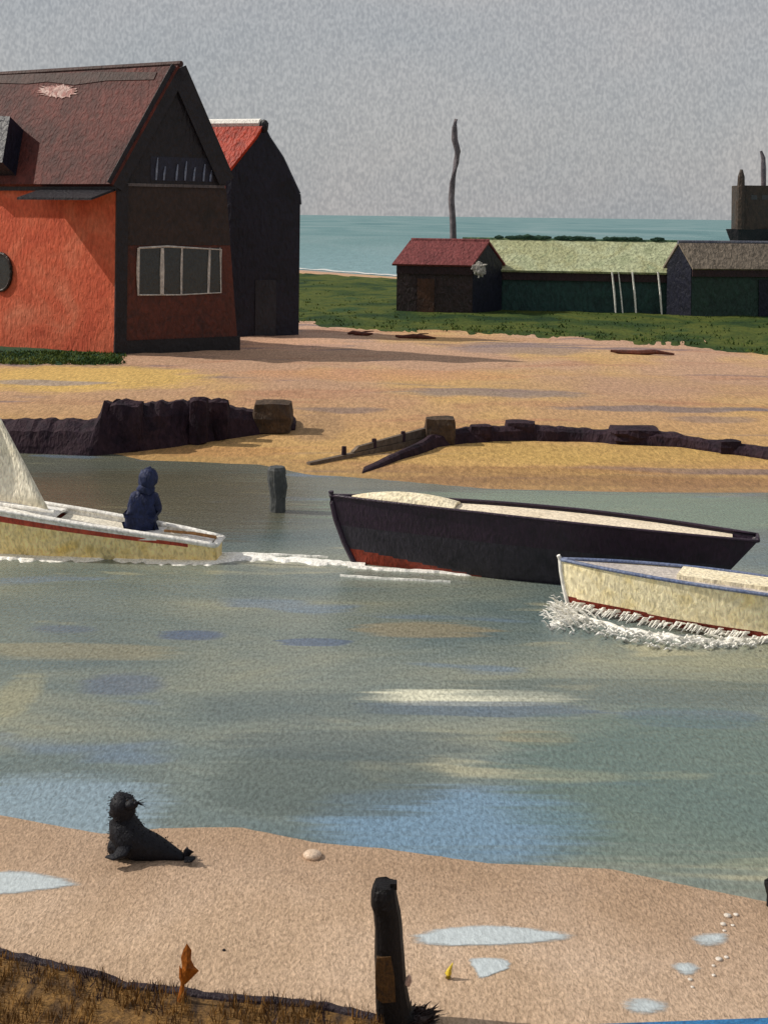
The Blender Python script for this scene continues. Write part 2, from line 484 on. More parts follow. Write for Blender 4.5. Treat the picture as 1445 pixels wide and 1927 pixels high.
glass_m = paint('dull_window_glass', [(26, 32, 36), (42, 48, 50), (32, 38, 42)], .1, .5, .2, .15, .6)
frame_m = paint('grey_white_frame', [(172, 168, 164), (206, 202, 196)], .12, .4, .6, .3)
pale_m = paint('pale_blue_slats', [(96, 108, 134), (130, 140, 160)], .1, .4, .6, .3)
house = thing('brick_house', C0, 'tall orange brick house with dark red tiled roof and black boarded gable', 'house')
G, roof, wall = gabled(house, C0, u, v, ze, zr, dict(wall=brick_m, roof=roof_m, ridge=ridge_m), over=.45, ridge_lift=.0, taper=TP, over_far=.02, mid=MID)
gn = Vector((u.y, -u.x, 0)).normalized()           # outward normal of the gable
z1, z2, z3 = at(215, 345, d0).z, at(215, 462, d0).z, C0.z + .35
def gable_w(z): # right limit as a fraction of u
    zb = C0.z - .3
    if z <= ze: return 1 - TP * (z - zb) / (ze - zb)
    t = (z - ze) / (zr - ze); return (1 - TP) + (MID - 1 + TP) * t
def gable_l(z): return 0 if z <= ze else MID * (z - ze) / (zr - ze)
def panel(zlo, zhi, mat, name, proud, back=0.02):
    zs = [zlo] + ([ze] if zlo < ze < zhi else []) + [zhi]
    pts = [pl(C0, u, z, gable_l(z)) for z in zs] + [pl(C0, u, z, gable_w(z)) for z in reversed(zs)]
    bm = bmesh.new(); slab(bm, [p + gn * proud for p in pts], gn * -(proud + back)); return obj(name, bm, mat, house)
panel(z1 + .02, zr - .02, black_m, 'gable_boarding', .10)
panel(z2, z1 - .1, browndk_m, 'wall_boarding', .06)
panel(C0.z - .2, z2 - .01, redbr_m, 'brick_facing', .045)
bm = bmesh.new(); box_uvn(bm, pl(C0, u, z1 - .1, -.01) + gn * .14, u * (1 - TP), Vector((0, 0, .12)), gn * -.1); obj('ledge', bm, paint('grey_ledge', [(70, 66, 70), (96, 92, 94)], .12, .6), house)
bm = bmesh.new(); box_uvn(bm, pl(C0, u, C0.z - .2, -.005) + gn * .12, u * 1.01, Vector((0, 0, .75)), gn * -.1); obj('plinth', bm, paint('black_plinth', [(22, 22, 27), (34, 32, 36)], .15, .8), house)
# corner board between the brick side and the gable
bm = bmesh.new(); box_uvn(bm, pl(C0, u, C0.z, -.004) + gn * .16, u * .09, Vector((0, 0, z1 - C0.z)), gn * -.12); obj('corner_board', bm, black_m, house)
for e, nm in ((G[4], 0), (G[2], 1)):
    dv = (e - G[3]).normalized(); nr = Vector((0, 0, 1)) - dv * dv.z; nr.normalize()
    bm = bmesh.new(); slab(bm, [G[3] - nr * .42 + gn * .28, e + dv * (.4 if nm == 0 else .05) - nr * .42 + gn * .28, e + dv * (.4 if nm == 0 else .05) + nr * .30 + gn * .28, G[3] + nr * .34 + gn * .28], gn * -.06)
    obj('verge_board', bm, black_m, house)
# loft opening with pale slats
zl0, zl1 = z1 + .15, at(215, 292, d0).z
bm = bmesh.new(); box_uvn(bm, pl(C0, u, zl0, .26) + gn * .115, u * .5, Vector((0, 0, zl1 - zl0)), gn * -.05)
loft = obj('loft_opening', bm, paint('dark_loft', [(24, 28, 44), (34, 40, 60)], .15, .8), house)
for s, hh in ((.30, .95), (.36, .6), (.46, .7), (.53, .85), (.60, .6), (.68, .75), (.735, .5)):
    bm = bmesh.new(); tube(bm, [pl(C0, u, zl0 + .02, s) + gn * .15, pl(C0, u, zl0 + (zl1 - zl0) * hh * .5, s + .004) + gn * .15, pl(C0, u, zl0 + (zl1 - zl0) * hh, s + .012) + gn * .15], [.035, .045, .02], 6)
    obj('slat', bm, pale_m, loft)
# gable window, four lights
zw0, zw1 = at(300, 553, apd).z, at(300, 466, apd).z
wx = [.175, .36, .515, .735, .84]
bm = bmesh.new()
box_uvn(bm, pl(C0, u, zw0, wx[0]) + gn * .07, u * (wx[-1] - wx[0]), Vector((0, 0, zw1 - zw0)), gn * -.05)
win = obj('window', bm, glass_m, house)
for s, r in zip(wx, (.05, .10, .05, .06, .03)):
    a = pl(C0, u, zw0, s) + gn * .10; b = pl(C0, u, zw1, s + random.uniform(-.012, .012)) + gn * .10
    mpt = (a + b) / 2 + u * random.uniform(-.008, .008)
    bm = bmesh.new(); tube(bm, [a, mpt, b], [r * .8, r, r * .7], 6); obj('mullion', bm, frame_m, win)
bm = bmesh.new()
lp = [pl(C0, u, z, x) + gn * .1 for z, x in ((zw1, wx[0]), (zw1 + .06, .4), (zw1 - .08, wx[-1]), (zw0 + .02, wx[-1]), (zw0 - .03, .5), (zw0, wx[0]), (zw1, wx[0]))]
tube(bm, lp, [.045, .05, .03, .03, .03, .05, .045], 6)
obj('window_frame', bm, frame_m, win)
# eave board, side opening, roof patch, dormer
sn = Vector((v.y, -v.x, 0)).normalized(); sn = sn if sn.y < 0 else -sn
vn = v.normalized()
eL = G[4]
slope = (eL - G[3]).normalized()
bm = bmesh.new(); box_uvn(bm, eL + Vector((0, 0, -.55)) + sn * .04 - vn * .2, v * 1.0, Vector((0, 0, .5)), sn * .16)
obj('eave_board', bm, black_m, house)
bm = bmesh.new(); a = eL + Vector((0, 0, -.52)) + sn * .03 - vn * .1
slab(bm, [a, a + vn * 3.9, a + vn * 3.9 + sn * 1.5 + Vector((0, 0, -.42)), a + sn * 1.5 + Vector((0, 0, -.42))], Vector((0, 0, .09)))
obj('shadow_canopy', bm, black_m, house)  # slab added under the eave to cast the diagonal shadow on the wall
def on_side(px, py, off=.0):
    L_ = reach(C0, vD, px); p = C0 + vD * L_; z = at(px, py, p.y).z
    return Vector((p.x, p.y, z)) + sn * off
bm = bmesh.new(); ctr = on_side(2, 512, .06)
rr = [ctr + vn * (.62 * math.cos(t)) + Vector((0, 0, .78 * math.sin(t))) for t in [2 * math.pi * k / 20 for k in range(20)]]
slab(bm, rr, sn * -.05); hw = obj('window', bm, glass_m, house, label='round dark window in the orange wall')
bm = bmesh.new(); tube(bm, rr + [rr[0]], .07, 6, cap=False); obj('window_frame', bm, browndk_m, hw)
rn = slope.cross(v).normalized(); rn = rn if rn.z > 0 else -rn
def on_roof(px, py):
    """meet the view line with the visible roof slope"""
    tx, ty = unroll(px, py); dr = Vector(((tx - CX) / F, 1, -(ty - HZ) / F)); o = Vector((0, 0, H))
    p0 = G[3] + rn * .26; t = (p0 - o).dot(rn) / dr.dot(rn); return o + dr * t
bm = bmesh.new()
pts = [on_roof(x, y) for x, y in [(66,172),(78,162),(100,160),(122,158),(142,164),(152,172),(140,182),(118,187),(96,184),(80,180)]]
pc_ = sum(pts, Vector()) / len(pts); rg = []
for k in range(60):
    t = k / 6; a_, b_ = pts[int(t)], pts[(int(t) + 1) % 10]; p_ = a_.lerp(b_, t % 1)
    rg.append(pc_ + (p_ - pc_) * (.86 + .55 * noise.noise(Vector((k * .9, 0, 3)))))
slab(bm, rg, rn * .02)
obj('roof_patch', bm, paint('pale_worn_patch', [(120, 62, 58), (206, 180, 172), (150, 96, 90), (196, 160, 150)], .15, .35, .7, .5), roof, label='pale worn patch on the red roof')
bm = bmesh.new()
pts = [on_roof(x, y) for x, y in [(-20,143),(60,139),(180,136),(296,136),(290,150),(200,152),(140,160),(90,154),(52,158),(-20,156)]]
slab(bm, pts, rn * .02); obj('dark_tiles', bm, ridge_m, roof)
bm = bmesh.new()
b0, b1, b2, b3 = on_roof(-60, 332), on_roof(30, 332), on_roof(44, 246), on_roof(-60, 240)
slab(bm, [b0 - rn * .3, b1 - rn * .3, b2 - rn * .3, b3 - rn * .3], rn * .3 + sn * .75 + Vector((0, 0, .55)))
dm = obj('dormer', bm, navy_m, house)

# --- black net house behind
Cb = ground(426, 640)
Cb = ground(432, 634)
uD, vD = direction(20), direction(180 - 24)
u2 = uD * reach(Cb, uD, 562); v2 = vD * 9
apx = Cb + u2 * .46
ze2 = at(557, 385, (Cb + u2).y).z; zr2 = at(484, 240, apx.y).z
net = thing('net_house', Cb, 'tall navy black boarded shed with red roof, behind the brick house', 'shed')
# the left eave is higher than the right: build walls by hand
zl = at(424, 322, Cb.y).z; zb = Cb.z - .3
up = lambda p, z: Vector((p.x, p.y, z))
gp = [up(Cb, zb), up(Cb + u2, zb), up(Cb + u2, ze2), up(Cb + u2 * .985, ze2 + .5), up(Cb + u2 * .74, (ze2 + zr2) / 2 + .35), up(Cb + u2 * .54, zr2 - .5), up(apx, zr2), up(Cb + u2 * .36, zr2 - .55), up(Cb, zl)]
bm = bmesh.new(); slab(bm, gp, v2); obj('wall', bm, navy_m, net)
red_m = paint('bright_red_tiles', [(150, 44, 26), (182, 62, 38), (166, 54, 34)], .24, 1.4, .6, .5, .3)
bm = bmesh.new()
chain = [gp[8], gp[7], gp[6]]
for a, b in zip(chain, chain[1:]):
    nr = (b - a).cross(v2).normalized(); nr = nr if nr.z > 0 else -nr
    slab(bm, [a + nr * .02, b + nr * .02, b + v2 + nr * .02, a + v2 + nr * .02], nr * .16)
nroof = obj('roof', bm, red_m, net)
bm = bmesh.new()
chain = [gp[6], gp[5], gp[4], gp[3], gp[2]]
for a, b in zip(chain, chain[1:]):
    nr = (b - a).cross(v2).normalized(); nr = nr if nr.dot(u2) > 0 else -nr
    slab(bm, [a + nr * .02, b + nr * .02, b + v2 + nr * .02, a + v2 + nr * .02], nr * .12)
obj('roof', bm, navy_m, net, label='dark far slope of the roof')
white_m = paint('bright_white_paint', [(238, 234, 226), (252, 250, 244)], .1, .5, .6, .25)
bm = bmesh.new(); a = gp[6] + Vector((0, 0, .2)) + v2 * .02; tube(bm, [a, a + v2 * .5 + Vector((0, 0, .05)), a + v2 * .98], .22, 8); obj('ridge_tiles', bm, white_m, nroof)
bm = bmesh.new(); ball(bm, gp[6] + Vector((0, 0, .05)), .22, 2, (1, .8, 1.4), .3); obj('finial', bm, black_m, net)
gn2 = Vector((u2.y, -u2.x, 0)).normalized()
bm = bmesh.new()
box_uvn(bm, pl(Cb, u2, Cb.z + .02, .36) + gn2 * .05, u2 * .3, Vector((0, 0, 2.6)), gn2 * -.07)
obj('door', bm, paint('near_black_door', [(22, 24, 34), (34, 36, 46)], .2, 1, .5, .4), net)

# --- low sheds on the grass
shed_dark = paint('dark_plum_boards', [(34, 26, 30), (50, 34, 36), (40, 34, 34)], .26, 1.4, .5, .5, .45)
shed_teal = paint('dark_teal_boards', [(22, 48, 48), (34, 66, 62), (28, 54, 56)], .26, 1.6, .6, .5, .35)
shed_green = paint('dark_green_boards', [(24, 46, 42), (38, 62, 54), (34, 52, 46)], .26, 1.6, .6, .5, .35)
eave_m = paint('dark_plum_eave', [(36, 20, 26), (50, 28, 32)], .2, 1, .6, .4)
maroon_m = paint('maroon_roofing', [(104, 54, 56), (124, 66, 66), (112, 58, 58)], .28, 1.6, .7, .5, .25)
lime_m = paint('pale_yellow_green_roofing', [(148, 156, 122), (172, 178, 144), (160, 162, 124), (148, 160, 128)], .3, 2.4, .75, .5, .25)
tan_m = paint('grey_tan_roofing', [(118, 108, 98), (140, 128, 114)], .3, 2, .75, .5, .25)

def shed(name, label, cpx, cpy, uang, upx, vang, vpx, ze_px, zr_px, apx_, mats, over=.3, mirror=False):
    C = ground(cpx, cpy); uu = direction(uang); vv = direction(vang)
    uu = uu * reach(C, uu, upx); vv = vv * reach(C, vv, vpx)
    zE = at(cpx, ze_px, C.y).z; ap = C + uu * .5; zR = at(apx_, zr_px, ap.y).z
    root = thing(name, C, label, 'shed', 'low sheds on the grass')
    g, rf, wl = gabled(root, C, uu, vv, zE, zR, mats, over=over, thick=.14, roof_edge=.12)
    wn = Vector((vv.y, -vv.x, 0)).normalized(); wn = wn if wn.y < 0 else -wn
    gnn = Vector((uu.y, -uu.x, 0)).normalized(); gnn = gnn if gnn.y < 0 else -gnn
    bm = bmesh.new(); box_uvn(bm, g[4] + Vector((0, 0, -.62)) + wn * .03, vv, Vector((0, 0, .56)), wn * .12); obj('eave_board', bm, eave_m, root)
    bm = bmesh.new(); pts = [g[0], g[1], g[2] + Vector((0, 0, -.03)), g[3] + Vector((0, 0, -.05)), g[4] + Vector((0, 0, -.03))]
    slab(bm, [p + gnn * .06 for p in pts], gnn * -.05); obj('gable_boarding', bm, navy_m, root)
    return root, C, uu, vv, zE, zR, wn, gnn

# long green shed first (stands a little further back)
S2 = shed('long_shed', 'long teal shed with pale yellow-green roof, middle of the three low sheds', 1268, 594, 62, 1310, 180 - 7, 842, 512, 460, 1290, dict(wall=shed_teal, roof=lime_m, ridge=paint('mossy_ridge', [(34, 62, 50), (60, 88, 64), (120, 140, 100)], .25, 1.2, .8)), .35)
root, C, uu, vv, zE, zR, wn, gnn = S2
def on_wall(px, C, vv):
    k = reach(C, vv.normalized(), px); return C + vv.normalized() * k
for px in (1152, 1190, 1238):
    p = on_wall(px, C, vv) + wn * .35
    bm = bmesh.new(); zt = at(px, 512, p.y).z
    tube(bm, [(p.x + .16, p.y, p.z - .05), (p.x + .05, p.y, (p.z + zt) / 2), (p.x - .1, p.y, zt)], [.05, .065, .05], 6)
    obj('post', bm, white_m, root)
p = on_wall(1164, C, vv) + wn * .33; zt = at(1164, 512, p.y).z
bm = bmesh.new(); tube(bm, [(p.x + .2, p.y, p.z - .05), (p.x + .06, p.y, (p.z + zt) / 2), (p.x - .1, p.y, zt)], [.04, .04, .03], 6); obj('post', bm, white_m, root)
# weed and moss growing along the ridge
bm = bmesh.new(); apx2 = C + uu * .5
for s in frange(.12, .86, .012):
    if noise.noise(Vector((s * 14, 2, 0))) < -.12: continue
    q = apx2 + vv * s; ball(bm, (q.x, q.y, zR + .28 + .1 * noise.noise(Vector((s * 30, 0, 0)))), .2, 1, (1.8, 1, .7), .5)
obj('moss', bm, paint('dark_green_moss', [(22, 52, 44), (40, 72, 54)], .15, .5, .9), root)['kind'] = 'stuff'

S1 = shed('small_shed', 'small dark shed with maroon roof at the left end of the sheds', 888, 591, 52, 941, 180 - 9, 745, 497, 458, 915, dict(wall=shed_dark, roof=maroon_m, ridge=maroon_m), .3)
root, C, uu, vv, zE, zR, wn, gnn = S1
p = on_wall(800, C, vv) + wn * .03
bm = bmesh.new(); box_uvn(bm, Vector((p.x - .5, p.y, p.z)) , vv.normalized() * -1.0, Vector((0, 0, 2.0)), wn * .04)
obj('door', bm, paint('rust_brown_door', [(54, 34, 30), (84, 52, 34)], .2, .8), root)
S3 = shed('grey_roofed_shed', 'dark green shed with grey tan roof at the right edge', 1300, 597, 180 - 50, 1254, 7, 1800, 500, 460, 1278, dict(wall=shed_green, roof=tan_m, ridge=paint('grey_blue_ridge', [(70, 74, 92), (96, 98, 108)], .2, 1)), .3)
root, C, uu, vv, zE, zR, wn, gnn = S3
p = on_wall(1425, C, vv) + wn * .03
bm = bmesh.new(); box_uvn(bm, Vector((p.x, p.y, p.z)), vv.normalized() * 1.3, Vector((0, 0, 2.2)), wn * .05); obj('door', bm, navy_m, root)

# pale tangled bundle on the corner of the small shed
pb = S1[1]; pc = at(902, 507, pb.y - .45)
bm = bmesh.new(); ball(bm, pc, .34, 3, (1, .6, 1.15), .6, 2.5)
for k in range(14):
    a = random.uniform(0, 6.28); t = Vector((math.cos(a), -.2, math.sin(a) * .9 + .2)) * random.uniform(.3, .55)
    tube(bm, [pc, pc + t * .6, pc + t + Vector((0, 0, -.12))], [.12, .09, .03], 5)
bm2 = bm
tag(obj('net_bundle', bm2, paint('pale_grey_netting', [(150, 146, 140), (196, 192, 184)], .08, .3, .8)), 'ragged pale grey bundle hung at the corner of the maroon roofed shed', 'bundle')

# bent pole behind the sheds
d = 96.; base = at(852, 420, d); gx = gz(base.x, d)
P = [Vector((base.x, d, gx - .3))] + [at(x, y, d) for x, y in [(853, 470), (852, 420), (849, 375), (851, 345), (858, 305), (861, 285), (855, 262), (855, 240), (858, 224)]]
bm = bmesh.new(); tube(bm, P, [.28, .26, .24, .23, .22, .22, .23, .24, .2, .13], 8)
tag(obj('pole', bm, paint('weathered_grey_wood', [(92, 88, 96), (118, 110, 116)], .3, 1.4, .7, .4), smooth=True), 'tall bent grey wooden pole rising behind the sheds', 'pole')

# ------------------------------------------------------------------ ship at sea
ds = 280.
sp = at(1500, 452, ds); sp.z = 0
ship = thing('ship', sp, 'dark ship with square superstructure lying at sea at the right edge', 'ship')
hull_m = paint('black_ship_hull', [(24, 20, 24), (36, 28, 30)], 1., 4, .5, .4)
sup_m = paint('dark_brown_ship_steel', [(42, 32, 26), (62, 46, 34), (48, 42, 36)], 1., 4, .5, .5)
bm = bmesh.new(); Lx0 = at(1365, 440, ds).x; Lx1 = at(1640, 440, ds).x; zt = at(1380, 431, ds).z
ns = 14; rows = []
for i in range(ns + 1):
    t = i / ns; x = Lx0 + (Lx1 - Lx0) * t
    b = 4.2 * min(1, (t * 3.2) ** .55) if t > 0 else .25
    zz = zt + .2 * math.sin(t * 3)
    rows.append([bm.verts.new((x + (1.6 * (1 - w) if t < .02 else 0), ds + s * b * (.55 + .45 * w), -.3 + (zz + .3) * w)) for s, w in ((-1, 1), (-1, .5), (-1, 0), (1, 0), (1, .5), (1, 1))])
for a, b in zip(rows, rows[1:]):
    for k in range(6): bm.faces.new([a[k], a[(k + 1) % 6], b[(k + 1) % 6], b[k]])
bm.faces.new(rows[0]); bm.faces.new(rows[-1][::-1]); obj('hull', bm, hull_m, ship)
a = at(1382, 432, ds); b = at(1475, 350, ds)
bm = bmesh.new(); box_uvn(bm, Vector((a.x, ds - 3, zt - .05)), Vector((b.x - a.x, 0, 0)), Vector((0, 0, b.z - zt)), Vector((0, 6, 0)))
c2 = at(1500, 372, ds); box_uvn(bm, Vector((b.x + .01, ds - 2.8, zt - .05)), Vector((c2.x - b.x, 0, 0)), Vector((0, 0, c2.z - zt)), Vector((0, 5.6, 0)))
sup = obj('superstructure', bm, sup_m, ship)
for x in (1405, 1425, 1446, 1462):
    bm = bmesh.new(); q = at(x, 376, ds); box_uvn(bm, Vector((q.x, ds - 3.05, q.z)), Vector((1.3, 0, 0)), Vector((0, 0, 1.0)), Vector((0, .08, 0)))
    obj('window', bm, glass_m, sup)
bm = bmesh.new(); a = at(1381, 428, ds); t_ = at(1386, 320, ds); tube(bm, [(a.x + .3, ds - 3.4, zt), (a.x + .35, ds - 3.4, (zt + t_.z) / 2), (t_.x, ds - 3.4, t_.z - 1.5), (t_.x, ds - 3.4, t_.z)], [1.0, .95, .75, .3], 8); obj('funnel', bm, sup_m, ship)
bm = bmesh.new(); a = at(1436, 352, ds); t_ = at(1431, 284, ds); tube(bm, [(a.x, ds, a.z - .5), (a.x - .1, ds, (a.z + t_.z) / 2), (t_.x + .5, ds, t_.z - 1.5), (t_.x, ds, t_.z)], [.55, .6, .5, .3], 8); obj('mast', bm, paint('grey_violet_mast', [(84, 76, 84), (104, 94, 98)], .5, 2), ship)

# surf line on the sea shore
bm = bmesh.new(); prev = None
for tx in frange(-300, 2000, 6):
    ty = interp(SHORE, tx) - 2 + 1.2 * noise.noise(Vector((tx * .05, 0, 0))); th = 1.6 + 1.5 * noise.noise(Vector((tx * .03, 5, 0)))
    pts = []
    for yy in (ty - max(.2, th), ty + .4):
        d = H * F / (yy - HZ); pts.append(bm.verts.new(((tx - CX) / F * d, d, .03)))
    if prev: bm.faces.new([prev[0], prev[1], pts[1], pts[0]])
    prev = pts
foam_m = paint('white_foam', [(236, 234, 226), (252, 250, 244)], .06, .35, .7, .3)
tag(obj('surf', bm, paint('surf_white', [(206, 208, 206), (230, 230, 226)], .4, 3, .7)), 'thin white line of surf on the sea shore', kind='structure')

# ------------------------------------------------------------------ breakwaters
stone_m = paint('weed_black_stone', [(28, 20, 30), (42, 29, 40), (54, 38, 46), (34, 25, 36)], .14, .7, .8, .6, .2)
block_m = paint('dark_brown_stone', [(52, 42, 36), (78, 62, 48), (60, 48, 44)], .12, .5, .7, .6, .3)
def mass(bm, spec, width, seed):
    """lumpy ridge: spec = (px, py_base, height_px)"""
    pts = []
    x0, x1 = spec[0][0], spec[-1][0]
    rings = []
    for px in frange(x0, x1 + .1, 7):
        py = interp([(a, b) for a, b, c in spec], px); hp = interp([(a, c) for a, b, c in spec], px)
        p = ground(px, py); mpp = p.y / F; h = max(.04, hp * mpp)
        w = width * (.7 + .3 * min(1, h / .6))
        jag = noise.noise(Vector((px * .06, seed, 0))) * .14 * h + noise.noise(Vector((px * .16, seed, 9))) * .05 * h
        prof = [(0, -.08), (.03, .25 * h), (.10, .72 * h + jag * .6), (.28, h + jag), (.6, h * .96 + jag * .7), (.9, .7 * h), (1, -.08)]
        ring = []
        for k, (a, z) in enumerate(prof):
            q = Vector((p.x, p.y + a * w, p.z + z))
            q += Vector((noise.noise(q * 1.1 + Vector((seed, 0, 0))) * .10, noise.noise(q * Vector((1, 1, 4)).length * .3) * .06 + .05 * noise.noise(Vector((q.x * .8, q.z * 6, seed))), 0))
            ring.append(bm.verts.new(q))
        rings.append(ring)
    for a, b in zip(rings, rings[1:]):
        for k in range(len(a) - 1): bm.faces.new([a[k], a[k + 1], b[k + 1], b[k]])
    bm.faces.new(rings[0]); bm.faces.new(rings[-1][::-1])
def rock(bm, px, py, wpx, hpx, rough=.35, deep=.8, boxy=True):
    p = ground(px, py); m = p.y / F; w, h = wpx * m, hpx * m
    res = bmesh.ops.create_cube(bm, size=1)
    bmesh.ops.subdivide_edges(bm, edges=list({e for v in res['verts'] for e in v.link_edges}), cuts=3, use_grid_fill=True)
    vs_ = [v for v in bm.verts if v.index == -1 or v.tag is False]
    vs_ = [v for v in vs_ if not v.tag]
    for v in vs_:
        c_ = v.co.copy(); rr_ = c_.length
        c_ = c_.lerp(c_.normalized() * .62, .35) * (1 + rough * .4 * noise.noise(c_ * 3 + Vector((px, py, 0))))
        v.co = Vector((p.x + c_.x * w, p.y + w * deep * .5 + c_.y * w * deep, p.z + h * .5 + c_.z * h)); v.tag = True

root = thing('breakwater', ground(250, 852), 'low dark weedy stone breakwater on the left side of the harbour', 'breakwater', 'breakwaters at the harbour mouth')
bm = bmesh.new()
mass(bm, [(-420, 850, 44), (0, 852, 52), (168, 858, 60), (182, 858, 92), (300, 846, 84), (380, 834, 74), (440, 826, 50), (490, 818, 34), (540, 812, 28), (556, 810, 8)], 1.9, 2.3)
obj('stone_wall', bm, stone_m, root)
for v in ((372, 838, 34, 86), (408, 830, 40, 76), (232, 852, 60, 92)):
    bm = bmesh.new(); rock(bm, *v); obj('coping_stone', bm, stone_m, root)
bm = bmesh.new(); rock(bm, 511, 818, 70, 58); obj('end_block', bm, block_m, root, label='brown stone block at the end of the breakwater')
root = thing('breakwater', ground(1000, 838), 'long thin dark breakwater curving round the yellow sandbar on the right', 'breakwater', 'breakwaters at the harbour mouth')
bm = bmesh.new()
mass(bm, [(682, 892, 4), (760, 864, 16), (825, 842, 24), (880, 834, 26), (1000, 830, 26), (1110, 832, 22), (1140, 834, 20), (1150, 836, 24), (1280, 842, 24), (1300, 845, 20), (1445, 866, 20), (1800, 905, 24)], 1.0, 8.1)
obj('stone_wall', bm, stone_m, root)
bm = bmesh.new(); rock(bm, 829, 838, 56, 50, .3); obj('end_block', bm, block_m, root, label='square brown block at the near end')
for v in ((905, 832, 40, 30), (980, 828, 54, 32), (1200, 838, 90, 28), (1375, 855, 40, 24)):
    bm = bmesh.new(); rock(bm, *v); obj('coping_stone', bm, stone_m, root)
# grey slanting timber groyne running down to the water
root = thing('timber_groyne', ground(690, 858), 'low grey timber groyne slanting down the sand toward the dark boat', 'groyne')
bm = bmesh.new(); a, b = ground(577, 874), ground(800, 834)
dr = b - a; nrm = Vector((dr.y, -dr.x, 0)).normalized() * .14
for k in range(2):
    h0, h1 = (.03, .16) if k == 0 else (.17, .40)
    slab(bm, [a + Vector((0, 0, -.05)) if k == 0 else a.lerp(b, .35) + Vector((0, 0, .12)), b + Vector((0, 0, -.05 if k == 0 else .2)), b + Vector((0, 0, .19 if k == 0 else .42)), a.lerp(b, .0 if k == 0 else .4) + Vector((0, 0, .06 if k == 0 else .24))], nrm * (1 if k == 0 else .8))
obj('plank', bm, paint('grey_wet_timber', [(88, 76, 66), (112, 98, 84)], .12, .7, .7, .5), root)
for t in (.3, .55, .8):
    q = a.lerp(b, t); bm = bmesh.new(); tube(bm, [q + Vector((0, -.1, -.1)), q + Vector((0, -.1, .22 + .25 * t))], [.07, .06], 7); obj('stake', bm, stone_m, root)

# post-shaped solid standing in for the end block's reflection in the water
p = ground(522, 962); p.z = 0
mp_ = thing('reflection_post', p, 'thick blue grey post shape standing in for a reflection by the far bank', 'post')
bm = bmesh.new(); tube(bm, [p + Vector((0, 0, -.4)), p + Vector((.01, 0, .3)), p + Vector((-.02, 0, .66)), p + Vector((-.02, 0, .84)), p + Vector((-.02, 0, .9))], [.17, .16, .19, .19, .16], 9)
obj('post', bm, paint('reflection_blue_grey', [(66, 70, 74), (84, 86, 84)], .09, .4, .7, .5), mp_, smooth=False)
bm = bmesh.new(); tube(bm, [p + Vector((.13, -.08, .30)), p + Vector((.15, -.08, .52)), p + Vector((.14, -.07, .7))], [.05, .06, .04], 7)
obj('reflection_board', bm, bpy.data.materials['reflection_blue_grey'], mp_)

# driftwood on the edge of the grass
dw_m = paint('rusty_wood', [(76, 38, 28), (104, 52, 36)], .15, .6, .7, .5)
for px, py, wpx, lab in ((678, 630, 46, 'short rust brown driftwood log left of the sheds on the grass edge'), (782, 636, 76, 'rust brown driftwood log below the maroon roofed shed'), (1208, 666, 120, 'thin rust brown driftwood log under the grey roofed shed')):
    a = ground(px - wpx / 2, py); b = ground(px + wpx / 2, py + 3); bm = bmesh.new()
    P = [a.lerp(b, t) + Vector((0, 0, .09 + .04 * math.sin(t * 9 + px))) for t in (0, .2, .45, .7, 1)]
    tube(bm, P, [.05, .10, .12, .10, .04], 8)
    tube(bm, [P[2], P[2] + Vector((.3, .1, .1)), P[2] + Vector((.7, .2, .12))], [.06, .04, .02], 6)
    tag(obj('driftwood', bm, dw_m), lab, 'driftwood', 'driftwood along the grass edge')

# ------------------------------------------------------------------ boats
def hull_shape(name, bow, stern, beam, zs, rake_bow, rake_stern, mats, matfn, root, bstern=.75, ns=150, nr=48, zk=-.25, p=.42, full=.6):
    """bow, stern: ground points of the gunwale ends (z ignored); zs(t): sheer height. returns section function"""
    bow = Vector((bow.x, bow.y, 0)); stern = Vector((stern.x, stern.y, 0)); ax = stern - bow; Ln = ax.length; e = ax / Ln
    sd = Vector((-e.y, e.x, 0))
    if sd.y > 0: sd = -sd                      # near side
    def half(t):
        f = math.sin(min(1, t / full) * math.pi / 2) ** .8 if t < full else 1 - (1 - bstern) * ((t - full) / (1 - full)) ** 1.8
        return max(.02, beam / 2 * f)
    def P(t, side, w):
        x = Ln * t + rake_bow * (1 - w) ** 1.6 * (1 - t) ** 3 - rake_stern * (1 - w) * t ** 3
        pw = p + .5 * max(0, 1 - t * 2.5)
        return bow + e * x + sd * side * half(t) * (w ** pw) + Vector((0, 0, zk + (zs(t) - zk) * w))
    bm = bmesh.new(); grid = []
    for i in range(ns + 1):
        t = i / ns
        ws = [j / nr for j in range(nr + 1)]
        row = [bm.verts.new(P(t, 1, w)) for w in reversed(ws)] + [bm.verts.new(P(t, -1, w)) for w in ws[1:]]
        grid.append(row)
    for a, b in zip(grid, grid[1:]):
        for k in range(len(a) - 1):
            f = bm.faces.new([a[k], b[k], b[k + 1], a[k + 1]])
            c_ = f.calc_center_median(); kk = abs(k + .5 - nr) / nr; f.material_index = matfn((c_ - bow).dot(e) / Ln, c_.z, kk)
    f = bm.faces.new(grid[-1]); f.material_index = matfn(1, zs(1) * .6, .6)
    bm.faces.new(grid[0][::-1])
    for f in bm.faces: f.smooth = True
    h_ = obj('hull', bm, mats, root); 
    return P, half, e, sd, bow, Ln, zs

def rail(P, zs, root, mat, w=.055, h=.05, name='gunwale', up=.0, t0=0, t1=1):
    bm = bmesh.new()
    ts = [t0 + (t1 - t0) * k / 40 for k in range(41)]
    for s in (1, -1): tube(bm, [P(t, s, 1) + Vector((0, 0, up)) for t in ts], [(w, h)] * 41, 6)
    if t1 == 1: tube(bm, [P(1, 1, 1) + Vector((0, 0, up)), P(1, 0, 1) + Vector((0, 0, up + .01)), P(1, -1, 1) + Vector((0, 0, up))], [(w, h)] * 3, 6)
    return obj(name, bm, mat, root, smooth=True)

